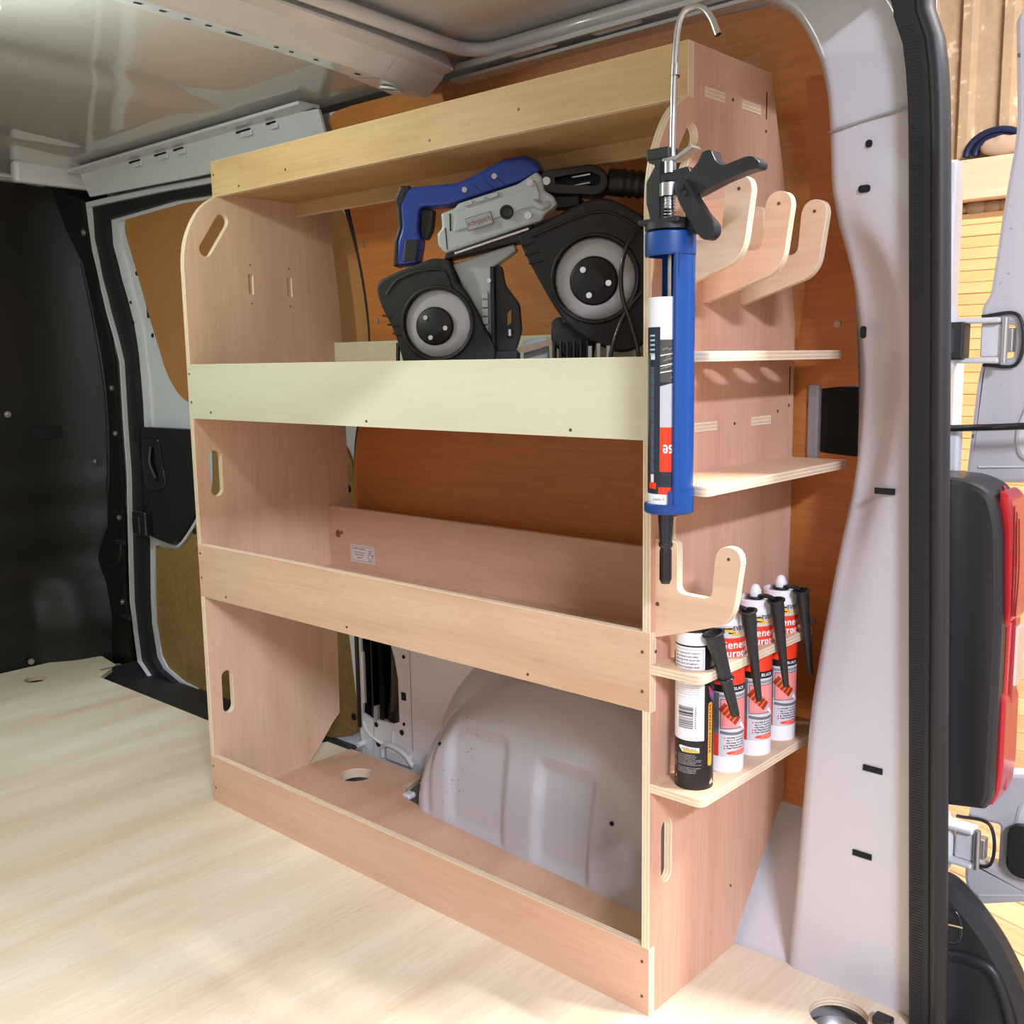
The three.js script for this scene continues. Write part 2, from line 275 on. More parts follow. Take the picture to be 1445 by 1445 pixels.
{
  const d = structGroup('door_1', 'closed white sliding door with black trim and fibreboard panels');
  const shell = poly([[-1.06, -.06], [-.06, -.06], [-.05, .5], [.02, .7], [.09, .85], [.09, 1.2], [0, 1.32], [-1.06, 1.32]]);
  obj('door_shell', bend(ext(shell, .02), -.055), paint, d);
  obj('inner_rim', bend((() => { const s = poly(INN.map(([x, y]) => [x, y])); s.holes.push(new THREE.Path(INN.map(([x, y]) => new THREE.Vector2(x < -.3 ? x + .022 : x - .02, y > 1 ? y - .008 : y < .1 ? y + .006 : y)))); return ext(s, .012); })(), -.036), paint, d);
  const up = roundPoly([[-.900, 1.262], [-.42, 1.272], [.05, 1.262], [.06, .80], [-.60, .765], [-.74, .770], [-.823, .843], [-.889, 1.017]], [.07, .02, .04, .02, .0, .11, .08, .25]);
  obj('panel', bend(ext(up, .005), -.030), ochreMat, d, 'ochre fibreboard panel in the door window opening');
  obj('trim_panel', bend(ext(roundPoly([[-1.0, .698], [-.655, .70], [-.652, .54], [-.70, .475], [-.816, .38], [-.839, .374], [-1.012, .393], [-1.006, .5]], [.01, .02, .02, .02, .02, .02, .02, .02]), .022), -.034), blackPlastic, d, 'black plastic door trim with recessed pull');
  obj('trim_edge', tube([[-1.01, .386, -.424], [-.840, .367, -.424], [-.814, .372, -.424], [-.70, .466, -.424], [-.645, .535, -.424]], .005, 40, 8), paint, d);
  // recessed pull and latch
  obj('recess', bend(ext(roundPoly([[-.955, .668], [-.855, .668], [-.838, .535], [-.905, .522], [-.945, .53]], .02), .004), -.0125), darkHole, d);
  obj('recess_rim', tube([[-.955, .64, -.409], [-.945, .668, -.409], [-.90, .672, -.409], [-.865, .665, -.409], [-.852, .60, -.409], [-.842, .545, -.409], [-.87, .528, -.409], [-.91, .524, -.409], [-.94, .535, -.409], [-.95, .58, -.409]], .004, 60, 8, true), blackShiny, d);
  obj('door_handle', tube([[-.893, .645, -.40], [-.887, .60, -.392], [-.876, .56, -.40]], .008, 24, 10), blackShiny, d);
  obj('latch_cover', [box(.075, .072, .03, -.965, .424, -.40, .008), box(.04, .05, .012, -.965, .42, -.382, .005)], blackShiny, d);
  const low = roundPoly([[-1.018, .356], [-.84, .352], [-.81, .362], [-.70, .452], [-.63, .54], [-.62, .74], [-.12, .74], [-.05, .66], [-.035, .60], [-.06, .0], [-.2, -.045], [-.734, -.056], [-.923, -.043], [-1.007, -.005], [-1.04, .065]], [.01, .02, .02, .02, .05, .03, .06, .06, .05, .03, .02, .06, .06, .05, .08]);
  obj('panel', bend(ext(low, .005), -.034), hardboard, d, 'scuffed brown hardboard lower door panel');
  for (const [x, y] of [[-.99, .325], [-1.0, .06], [-.735, .42], [-.062, .585], [-.60, .705], [-.075, .04]]) obj('plug', cyl(.009, .008, .004, x, y, -.4265, 18, 'z'), darkHole, d);
  for (const [x, y, s] of [[-.912, 1.121, 1], [-.892, .953, 1], [-.96, 1.045, .7], [-.965, .99, .7]]) obj('hole', cyl(.006 * s, .006 * s, .002, x, y, wz(y) - .0335 + (x < -.93 ? .012 : 0), 16, 'z'), darkHole, d);
  obj('lock_plate', [box(.022, .04, .006, -.885, 1.02, wz(1.02) - .032, .002)], blackTrim, d);
}
// body side behind the rack
{
  const t = structGroup('wall_back', 'painted steel body side of the van behind the rack');
  const s = poly([[-.005, -.04], [1.22, -.04], [1.22, .30], [1.2, 1.33], [.05, 1.36], [.085, 1.15], [.086, .9], [.026, .72], [.006, .56], [-.03, .48], [-.04, .25]]);
  s.holes.push(poly([[.0, .252], [.0, .222], [.006, .218], [.006, .10], [.0, .098], [-.003, .075], [.045, .063], [.05, .07], [.10, .072], [.124, .082], [.124, .18], [.115, .225], [.10, .262]]));
  obj('side_panel', bend(ext(s, .006), -.002), paint, t);
  obj('cavity', [box(.16, .26, .01, .06, .17, -.47), box(.01, .26, .08, -.012, .17, -.43)], blackTrim, t);
  obj('tube', tube([[.075, .30, -.44], [.085, .2, -.43], [.06, .06, -.44]], .018, 24, 12), blackShiny, t);
  for (const [x, y, r] of [[.045, .052, .006], [.145, .229, .0045], [.139, .075, .004], [.131, .054, .0065], [.05, .008, .007], [.081, .002, .004]]) obj('hole', cyl(r, r, .002, x, y + .006, -.3935, 18, 'z'), darkHole, t);
  obj('hole', box(.014, .018, .002, .141, .145, -.3935, .0), darkHole, t);
  obj('rib', tube([[.0, .055, -.393], [.012, .035, -.393], [.05, .02, -.393], [.095, .02, -.393], [.105, .06, -.393]], .0035, 40, 8), paint, t);
  obj('bracket', [tube([[.068, -.01, -.390], [.074, .016, -.388], [.10, .024, -.386], [.15, .016, -.384], [.175, -.004, -.384]], .006, 30, 10), box(.085, .03, .012, .125, .002, -.390, .006)], paint, t);
  obj('stud', cyl(.007, .006, .018, -.004, .002, -.386, 16, 'z'), paint, t);
  obj('seam', box(.002, .36, .0015, .165, .205, -.394), std({ color: lin(.35, .33, .32), roughness: .5 }), t);
  obj('flange', box(1.1, .03, .012, .66, .372, -.392, .004), paint, t);
}
// wheel arch
{
  const t = structGroup('trim', 'glossy painted wheel arch bulging into the load space');
  const nx = 130, ny = 70, P = [], I = [], cx = .66;
  const sm = (a, b, x) => { const q = Math.min(1, Math.max(0, (x - a) / (b - a))); return q * q * (3 - 2 * q); };
  const hgt = (x, y) => {
    const e = Math.sqrt(((x - cx) / .44) ** 2 + ((y + .02) / .40) ** 2), zf = .172 + .030 * sm(.3, .95, x) * (1 - sm(.0, .3, y)) - .02 * sm(.05, .34, y);
    let h = zf * (1 - sm(.62, .985, e) ** 1.3);
    const pad = (x0, x1, yt, d) => { const k = sm(x0, x0 + .022, x) * (1 - sm(x1 - .012, x1, x)) * sm(.0, .03, y) * (1 - sm(yt - .03, yt, y)); return -d * k; };
    h += pad(.44, .60, .215, .010) + pad(.665, .80, .20, .011) + pad(.37, .405, .17, .006);
    h += .006 * Math.exp(-(((e - .80) / .03) ** 2));
    return Math.max(.0005, h);
  };
  for (let j = 0; j <= ny; j++) for (let i = 0; i <= nx; i++) { const x = .18 + .98 * i / nx, y = -.03 + .46 * j / ny; P.push(x, y, -.396 + hgt(x, y)); }
  for (let j = 0; j < ny; j++) for (let i = 0; i < nx; i++) { const a = j * (nx + 1) + i, b = a + 1, c = a + nx + 1, d = c + 1; I.push(a, b, c, b, d, c); }
  const g = new THREE.BufferGeometry(); g.setAttribute('position', new THREE.Float32BufferAttribute(P, 3)); g.setIndex(I); g.computeVertexNormals(); metreUV(g);
  obj('arch_shell', g, paintDirty, t);
  for (const [x, y] of [[.415, .15], [.84, .13]]) obj('hole', cyl(.004, .004, .003, x, y, -.396 + hgt(x, y), 14, 'z'), darkHole, t);
  obj('foot_tab', box(.022, .012, .022, .297, .006, -.262, .005), paint, t);
}
// lower flank behind the rack at the rear
struct('trim', (() => { const g = ext(poly([[.94, 0], [1.155, 0], [1.155, .235], [.94, .235]]), .006); g.rotateX(-.72); g.translate(0, -.012, -.236); return g; })(), paintDirty, 'sloping painted flank between the floor and the side lining');
struct('trim', tube([[.045, 1.262, wz(1.262) + .006], [.062, 1.19, wz(1.19) + .006], [.073, 1.092, wz(1.092) + .006], [.077, 1.0, wz(1.0) + .006], [.077, .915, wz(.915) + .006], [.058, .82, wz(.82) + .005], [.022, .725, wz(.725) + .004], [.006, .655, -.396], [-.002, .55, -.398]], .0055, 80, 8), rubber, 'black rubber edge between the sliding door and the orange-brown lining');
// plywood lining of the body side
{
  const l = tag(new THREE.Group(), 'varnished orange-brown plywood lining sheet screwed to the van side behind the rack', 'lining'); l.name = numbered('side_lining'); scene.add(l);
  const s = roundPoly([[.085, 1.352], [.082, 1.29], [.078, 1.181], [.084, 1.02], [.085, .915], [.065, .82], [.03, .73], [.012, .66], [.003, .54], [.0, .40], [.985, .40], [1.0, .13], [1.2, .12], [1.2, 1.333], [1.0, 1.342], [.7, 1.352], [.35, 1.356], [.15, 1.358]], [.03, .02, .05, .05, .05, .05, .05, .03, .03, .0, .02, .02, .0, .0, .0, .0, .0, .03]);
  s.holes.push(roundPoly([[1.071, .808], [1.085, .82], [1.2, .832], [1.2, .72], [1.092, .727], [1.074, .742]], .008));
  obj('sheet', bend(ext(s, .004), .0085), linerMat, l);
  for (const [x, y] of [[1.116, .913], [.098, 1.30], [.10, 1.11], [.112, .955], [.4, 1.15], [.6, 1.15], [1.09, .47]]) obj('screw', cyl(.0055, .005, .003, x, y, wz(y) + .0138, 14, 'z'), zinc, l);
  const r = structGroup('trim', 'grey plastic pocket framing a dark opening in the side lining');
  obj('pocket_side', box(.018, .11, .014, 1.083, .772, -.386, .004), std({ color: lin(.3, .29, .28), roughness: .5 }), r);
  obj('pocket', box(.12, .10, .004, 1.152, .773, -.391), darkHole, r);
}
// rear post of the load space: swept from the lining edge over a ridge to the door flange
function catm(pts, y) { // piecewise-smooth interpolation of [y, value...] rows
  let i = 0; while (i < pts.length - 2 && y > pts[i + 1][0]) i++; const a = pts[i], b = pts[i + 1], k = Math.min(1, Math.max(0, (y - a[0]) / (b[0] - a[0]))), p0 = pts[Math.max(0, i - 1)], p3 = pts[Math.min(pts.length - 1, i + 2)];
  return a.slice(1).map((v, q) => { const m1 = (b[q + 1] - p0[q + 1]) / Math.max(1e-6, b[0] - p0[0]) * (b[0] - a[0]), m2 = (p3[q + 1] - v) / Math.max(1e-6, p3[0] - a[0]) * (b[0] - a[0]); const k2 = k * k, k3 = k2 * k; return v * (2 * k3 - 3 * k2 + 1) + m1 * (k3 - 2 * k2 + k) + b[q + 1] * (-2 * k3 + 3 * k2) + m2 * (k3 - k2); });
}
const flX = y => catm([[-.03, 1.326], [.334, 1.311], [.696, 1.296], [1.036, 1.282], [1.197, 1.272], [1.26, 1.255], [1.33, 1.20], [1.37, 1.10]], y)[0];
{
  const t = structGroup('trim', 'white painted rear body post beside the rear door seal');
  const A = [[-.03, 1.127], [.181, 1.141], [.376, 1.152], [.481, 1.164], [.583, 1.176], [.701, 1.187], [.814, 1.187], [.962, 1.176], [1.072, 1.161], [1.152, 1.156], [1.206, 1.149], [1.262, 1.130], [1.315, 1.09], [1.35, 1.02]];
  const Rg = [[-.03, 1.145, .0], [.376, 1.165, .001], [.498, 1.202, .004], [.596, 1.218, .012], [.663, 1.230, .022], [.737, 1.244, .034], [.808, 1.252, .042], [.869, 1.255, .044], [.938, 1.246, .036], [.99, 1.230, .024], [1.036, 1.205, .010], [1.09, 1.19, .002], [1.35, 1.16, .0]];
  const N = 90, rows = [], M = 22;
  for (let k = 0; k <= N; k++) {
    const y = -.03 + 1.385 * k / N, ax = catm(A, y)[0], [rx, dep] = catm(Rg, y), fx = flX(y), row = [];
    const lean = -.05 * Math.max(0, (y - 1.0) / .35) ** 1.5 * 0;
    row.push([ax + .012, -.375]); row.push([ax + .004, -.34]); row.push([ax, -.30]);
    for (let i = 0; i <= M; i++) { const x = ax + .004 + (fx - ax - .004) * i / M; const q = (x - rx) / .018; const step = 1 / (1 + Math.exp(-q * 2)); let z = -.225 - 1.35 * dep * (1 - step); const near = Math.max(0, 1 - (x - ax) / .02); z -= .035 * near * near; row.push([x, z]); }
    row.push([fx + .004, -.219]); row.push([fx + .012, -.216]); row.push([fx + .018, -.222]); row.push([fx + .018, -.28]);
    rows.push(row.map(([x, z]) => [x, y, z + lean]));
  }
  const n = rows[0].length, P = [], I = []; rows.flat().forEach(p => P.push(...p));
  for (let k = 0; k < N; k++) for (let i = 0; i < n - 1; i++) { const a = k * n + i, b = a + 1, c = a + n, d = c + 1; I.push(a, b, c, b, d, c); }
  const g = new THREE.BufferGeometry(); g.setAttribute('position', new THREE.Float32BufferAttribute(P, 3)); g.setIndex(I); g.computeVertexNormals(); metreUV(g);
  obj('post_skin', g, phy({ color: lin(.52, .51, .53), roughness: .36, clearcoat: .5, clearcoatRoughness: .12 }), t);
  const at = (x, y) => -.2238;
  // punched holes
  const hole = (x, y, w, h, r) => { const q = ext(roundPoly([[-w / 2, -h / 2], [w / 2, -h / 2], [w / 2, h / 2], [-w / 2, h / 2]], r), .0015); q.translate(x, y, -.2246); obj('hole', q, darkHole, t); };
  hole(1.222, 1.125, .008, .009, .0045); hole(1.218, 1.072, .015, .009, .0045); hole(1.258, .698, .026, .008, 0); hole(1.256, .328, .026, .008, 0); hole(1.246, .205, .026, .008, 0);
  const q = ext(roundPoly([[-.004, -.008], [.004, -.008], [.004, .008], [-.004, .008]], .004), .0015); q.translate(1.205, .898, -.2665); obj('hole', q, darkHole, t);
  // overlapping upper piece with its seam
  obj('seam', tube([[1.158, 1.150, -.262], [1.172, 1.147, -.2248], [1.215, 1.153, -.2238], [1.274, 1.16, -.2195]], .0016, 40, 6), std({ color: lin(.3, .29, .28), roughness: .5 }), t);
}
{ // upper rear corner and header of the rear opening
  const g = []; 
  g.push(box(.16, .10, 1.5, 1.235, 1.375, .52, .02), box(.06, .16, 1.22, 1.275, 1.315, .595, .015));
  struct('trim', g, paint, 'painted header over the rear door opening');
}
{ // rear door seal: ribbed inner strip and round bulb
  const t = structGroup('trim', 'thick black rubber seal around the rear door opening');
  const path = [], bulb = [];
  for (let k = 0; k <= 40; k++) { const y = -.04 + 1.30 * k / 40; path.push([flX(y) + .016, y, -.208]); bulb.push([flX(y) + .034, y, -.212]); }
  const strip = (pts, prof) => { const P = [], I = [], n = prof.length; pts.forEach(p => prof.forEach(([a, b]) => P.push(p[0] + a, p[1], p[2] + b))); for (let k = 0; k < pts.length - 1; k++) for (let i = 0; i < n; i++) { const a = k * n + i, b = k * n + (i + 1) % n, c = a + n, d = b + n; I.push(a, b, c, b, d, c); } const g = new THREE.BufferGeometry(); g.setAttribute('position', new THREE.Float32BufferAttribute(P, 3)); g.setIndex(I); const h = prof.length > 12 ? g : g.toNonIndexed(); h.computeVertexNormals(); return metreUV(h); };
  const topp = []; for (let k = 0; k <= 14; k++) { const a = Math.PI / 2 * k / 14; topp.push([flX(1.26) + .016 - .13 * (1 - Math.cos(a)), 1.26 + .075 * Math.sin(a), -.208]); }
  obj('ribbed_strip', strip([...path, ...topp.slice(1)], [[-.016, -.008], [-.016, .004], [-.012, .008], [.010, .008], [.012, .004], [.012, -.012]]), rubber, t);
  obj('bulb', strip([...bulb, ...topp.slice(1).map(p => [p[0] + .018, p[1] + .005, p[2] - .004])], [...Array(20)].map((_, i) => [.0115 * Math.cos(i * Math.PI / 10), .014 * Math.sin(i * Math.PI / 10)])), rubberSoft, t);
  const ribs = []; for (let k = 0; k < 330; k++) { const y = -.02 + 1.27 * k / 330; ribs.push(box(.014, .0018, .0009, flX(y) + .012, y, -.1998)); }
  const rb = obj('rib', ribs, rubber, t); rb.userData.kind = 'stuff';
}
// near side, rear sill and the skin outside (close the van so light only enters at the rear)
struct('wall_right', [box(2.6, 1.5, .03, .02, .68, 1.215)], paint, 'painted body side of the van next to the camera');
struct('trim', [box(2.48, 1.5, .02, -.06, .68, -.53)], paint, 'outer skin of the far body side');
struct('trim', [box(2.62, .02, 1.80, .0, 1.445, .36)], paint, 'outer roof skin of the van');
struct('trim', [box(.07, .05, 1.5, 1.345, -.06, .48, .01)], blackPlastic, 'black sill strip at the rear edge of the load floor');
struct('trim', box(.024, .012, .018, 1.298, .0065, -.185, .003), blackPlastic, 'small black end cap at the corner of the floor');

// lashing rings in the floor holes
function lashing(x, z, r, label) {
  const t = thing('lashing_ring', label, 'lashing ring', [x, -.047, z]);
  obj('cup', (() => { const pts = [[0, 0], [r * .75, 0], [r * .95, .012], [r * 1.02, .020]].map(p => new THREE.Vector2(...p)); return new THREE.LatheGeometry(pts, 40); })(), zinc, t);
  const ring = new THREE.TorusGeometry(r * .62, .0042, 10, 40); ring.rotateX(Math.PI / 2 - .25); ring.translate(0, .012, 0); obj('ring', ring, steel, t);
  obj('bolt', [cyl(.009, .009, .006, 0, .004, 0, 6), cyl(.004, .004, .009, 0, .006, 0, 12)], steel, t);
}
lashing(1.245, -.168, .036, 'round metal lashing ring in the floor hole near the white rear post');
lashing(.137, -.258, .032, 'round metal lashing ring in the floor hole inside the bottom bay of the rack');
lashing(-1.105, -.12, .028, 'round metal lashing ring in the floor hole by the black bulkhead');

// ---------------------------------------------------------------- THE PLYWOOD RACK
const L = 1.056, T = .012;
const rack = thing('storage_rack', 'tall plywood storage rack with lipped shelves and side hooks standing against the van side', 'rack');
const side = (shape, x, mat, parent = rack, name = 'side_panel', label, t = T) => { const g = ext(shape, t, .0006); boardUV(g, t, 'y', [x * .7, x]); const m = obj(name, g, mat, parent, label); m.rotation.y = Math.PI / 2; m.position.x = x; return m; };
const front = (shape, z, mat, name, parent = rack, grain = 'x', label, off = [0, 0]) => { const g = ext(shape, T, .0006); boardUV(g, T, grain, off); const m = obj(name, g, mat, parent, label); m.position.z = z; return m; };
const flat = (shape, y, mat, name, parent = rack, grain = 'x', t = T, off = [0, 0]) => { const g = ext(shape, t, .0006); boardUV(g, t, grain, off); const m = obj(name, g, mat, parent); m.rotation.x = -Math.PI / 2; m.position.y = y; return m; };   // shape in (x, depth)
const curve = new THREE.SplineCurve([[0, 1.05], [.002, 1.075], [.009, 1.105], [.026, 1.140], [.048, 1.167], [.0762, 1.185]].map(p => new THREE.Vector2(...p))).getPoints(20).map(p => [p.x, p.y]);
function sideShape(back) {
  return poly([[T, 0], [T, .096], [0, .096], [0, .422], [T, .422], [T, .526], [0, .526], [0, .769], [T, .769], [T, .871], [0, .871], ...curve, [.0882, 1.185], [.0882, 1.25], ...back]);
}
const gripHoles = () => [capsule(.067, 1.113, .094, .0135, 55 * Math.PI / 180), capsule(.0425, .661, .09, .0135, Math.PI / 2), capsule(.040, .2205, .088, .0125, Math.PI / 2)];
const leftShape = sideShape([[.30, 1.25], [.342, 1.2], [.352, 1.1], [.362, 1.0], [.366, .91], [.368, .435], [.322, .435], [.318, .10], [.30, .085], [.26, .04], [.219, 0]]);
leftShape.holes.push(...gripHoles(), rectHole(.139, 1.006, .150, 1.045), rectHole(.231, 1.004, .242, 1.043));
const pl = side(leftShape, 0, PLY.pink2);
const rightShape = sideShape([[.285, 1.25], [.321, 1.137], [.348, 1.03], [.372, .91], [.3725, .65], [.370, .55], [.3725, .189], [.219, 0]]);
rightShape.holes.push(...gripHoles());
const pr = side(rightShape, L - T, PLY.pink);
// end-grain of shelf tenons showing in the outer side panel
for (const [d0, d1, y] of [[.114, .162, 1.1965], [.207, .256, 1.1965], [.099, .154, .779], [.247, .302, .779], [.10, .155, .432], [.25, .30, .432]]) { const g = box(d1 - d0, T, .0016, (d0 + d1) / 2, y, T + .0002); const p = g.attributes.position, uv = g.attributes.uv; for (let i = 0; i < p.count; i++) uv.setXY(i, p.getX(i) * 2, (p.getY(i) - y) / T + .5); obj('tenon', g, edge, pr); }
for (const d of [.358]) { obj('slit', box(.0015, .042, .0012, d, .833, T + .0003), darkHole, pr); obj('slit', box(.0015, .035, .0012, .272, 1.205, T + .0003), darkHole, pr); }
const dot = (m, x, y, z = T + .0004, r = .0024) => obj('screw', cyl(r, r * .8, .0012, x, y, z, 10, 'z'), brass, m);
for (const [d, y] of [[.183, 1.198], [.272, 1.172], [.20, .779], [.323, .79], [.357, .797], [.21, .10], [.012, .50]]) dot(pr, d, y);
for (const [d, y] of [[.144, 1.062], [.144, .988], [.236, 1.06], [.236, .985]]) dot(pl, d, y, T + .0004, .0018);
// front lips
const lip = (y0, y1, z, mat, off) => front(poly([[0, y0], [L, y0], [L, y1], [0, y1]]), z, mat, 'front_lip', rack, 'x', undefined, off);
const lips = [lip(0, .096, -T, PLY.tan2, [.2, .3]), lip(.422, .526, -T, PLY.tan, [.0, .62]), lip(.769, .871, -T, PLY.pale, [.5, .1]), lip(1.185, 1.25, -.0882, PLY.gold, [.3, .8])];
for (const [k, x, y] of [[0, .008, .075], [0, .012, .03], [0, L - .011, .075], [0, L - .011, .025], [1, .008, .508], [1, .008, .46], [1, .09, .433], [1, .45, .434], [1, .85, .432], [1, L - .012, .50], [1, L - .012, .448], [2, .008, .853], [2, .010, .80], [2, .075, .782], [2, .52, .778], [2, .93, .778], [3, .008, 1.225], [3, .09, 1.195], [3, .235, 1.205], [3, .60, 1.20], [3, .78, 1.215], [3, L - .014, 1.21]]) dot(lips[k], x, y);
// shelves, rails, back boards
flat(poly([[T, T], [L - T, T], [L - T, .36], [T, .36]]), .773, PLY.pink, 'shelf');
flat(poly([[T, T], [L - T, T], [L - T, .322], [T, .322]]), .426, PLY.pink2, 'shelf');
flat(poly([[T, .0882], [L - T, .0882], [L - T, .27], [T, .27]]), 1.190, PLY.gold, 'shelf');
front(poly([[T, 1.164], [L - T, 1.164], [L - T, 1.19], [T, 1.19]]), -.270, PLY.gold, 'back_rail');
front(poly([[T, .785], [L - T, .785], [L - T, .912], [T, .912]]), -.356, PLY.pale, 'back_rail');
const bb = front(poly([[T, .438], [L - T, .438], [L - T, .566], [T, .566]]), -.322, PLY.tan2, 'back_board', rack, 'x', undefined, [.4, .2]);
{ // base board cut around the wheel arch
  const s = poly([[T, T], [L - T, T], [L - T, .196], [.875, .207], [.62, .234], [.36, .238], [.30, .248], [.262, .285], [.245, .345], [T, .345]]); s.holes.push(circ(.137, .258, .034));
  flat(s, .0005, PLY.tan2, 'base_board', rack, 'y', .007);
}
{ // maker's sticker on the back board
  const c = document.createElement('canvas'); c.width = 256; c.height = 128; const x = c.getContext('2d');
  x.fillStyle = '#ded6d2'; x.fillRect(0, 0, 256, 128); x.strokeStyle = '#7d7672'; x.lineWidth = 3; x.strokeRect(14, 12, 228, 104);
  const r = mulberry(5); x.fillStyle = '#6a5f5a'; let px; for (const [y, a, b, h] of [[28, 24, 150, 12], [54, 36, 140, 9], [72, 40, 140, 9], [94, 66, 118, 10]]) { px = a; while (px < b) { const w = 3 + r() * 7; x.fillRect(px, y - h / 2 + r() * 2, w, h - r() * 4); px += w + 1.5 + r() * 3; } }
  x.strokeStyle = '#4d4541'; x.lineWidth = 4; x.beginPath(); x.moveTo(186, 66); x.lineTo(204, 52); x.lineTo(216, 66); x.lineTo(236, 62); x.lineTo(226, 84); x.lineTo(214, 108); x.lineTo(200, 108); x.lineTo(188, 90); x.closePath(); x.stroke(); x.fillRect(188, 30, 40, 4); x.fillRect(194, 40, 10, 9); x.fillRect(212, 40, 10, 9);
  const tex = new THREE.CanvasTexture(c); tex.colorSpace = THREE.SRGBColorSpace;
  const g = new THREE.PlaneGeometry(.078, .037); g.translate(.122, .472, T + .0006); obj('sticker', g, std({ map: tex, roughness: .6 }), bb, 'small white printed sticker');
}
// knot in the back board
obj('knot', [cyl(.009, .008, .001, .042, .508, T + .0002, 14, 'z'), cyl(.004, .004, .001, .055, .512, T + .0002, 10, 'z')], std({ color: lin(.22, .09, .04), roughness: .7 }), bb);
// side shelves on the outer panel
const sideShelf = (y, w, z0, z1, holes, mat, x0 = L) => { const s = roundPoly([[x0, -z0], [x0 + w, -z0], [x0 + w, -z1], [x0, -z1]], [.001, .014, .006, .001]); if (holes) for (const z of holes) s.holes.push(circ(L + .0425, -z, .0262)); return flat(s, y - T, mat, 'side_shelf', rack, 'y'); };
const CZ = [-.039, -.114, -.189, -.262];
sideShelf(.876, .083, .0, -.352, CZ, PLY.hook);
flat(roundPoly([[L, 0], [L + .05, -.022], [L + .098, -.032], [L + .096, .350], [L, .350]], [.001, .004, .012, .006, .001]), .71, PLY.hook, 'side_shelf', rack, 'y');
sideShelf(.485, .0755, .0, -.300, CZ, PLY.hook);
sideShelf(.327, .078, .0, -.352, null, PLY.hook);
function hookShape() {
  const s = new THREE.Shape(); s.moveTo(0, 0); s.lineTo(0, .126); s.lineTo(.024, .126); s.quadraticCurveTo(.033, .126, .033, .116); s.lineTo(.033, .071); s.quadraticCurveTo(.033, .062, .042, .061); s.lineTo(.072, .060); s.quadraticCurveTo(.0815, .061, .0825, .071); s.lineTo(.0855, .108); s.quadraticCurveTo(.088, .126, .103, .1265); s.quadraticCurveTo(.1215, .126, .1205, .107); s.lineTo(.1135, .058); s.quadraticCurveTo(.110, .036, .092, .028); s.lineTo(.003, .0); s.closePath(); return s;
}
for (const [z, y] of [[-.032, .945], [-.127, .938], [-.222, .938], [-.022, .520]]) { const h = front(hookShape(), z, PLY.hook, 'hook', rack, y > .9 ? 'x' : 'x', undefined, [z * 7, z * 3]); h.position.x = L; h.position.y = y; dot(h, .104, .112, T + .0004, .0022); dot(h, .004, .043, T + .0004, .003); }

// ---------------------------------------------------------------- sealant cartridges in the side shelves
function canvasTex(w, h, draw) { const c = document.createElement('canvas'); c.width = w; c.height = h; draw(c.getContext('2d'), w, h); const t = new THREE.CanvasTexture(c); t.colorSpace = THREE.SRGBColorSpace; t.anisotropy = 8; return t; }
const scribble = (x, r, x0, x1, y, h, col) => { x.fillStyle = col; let p = x0; while (p < x1) { const w = h * (.3 + r() * .7); x.fillRect(p, y + r() * h * .25, Math.min(w, x1 - p), h * (.55 + r() * .35)); p += w + h * (.12 + (r() < .2 ? .5 : .1)); } };
const logo = (x, X, Y, s) => { x.save(); x.translate(X, Y); for (let i = 0; i < 4; i++) { x.fillStyle = i % 2 ? '#f2c21a' : '#16140f'; x.beginPath(); x.moveTo(i * s * .16, i * s * .13); x.lineTo(s * .62 + i * s * .08, i * s * .13); x.lineTo(s * .58 + i * s * .08, i * s * .13 + s * .10); x.lineTo(i * s * .16 + s * .02, i * s * .13 + s * .10); x.closePath(); x.fill(); x.fillStyle = '#f2c21a'; x.fillRect(i * s * .16 + s * .12, i * s * .13 - s * .03, s * .2, s * .06); } x.font = `bold ${s * .36}px sans-serif`; x.fillStyle = '#16140f'; x.fillText('EVER', s * .60, s * .16); x.fillStyle = '#f2c21a'; x.fillText('BUILD', s * .60, s * .48); x.restore(); };
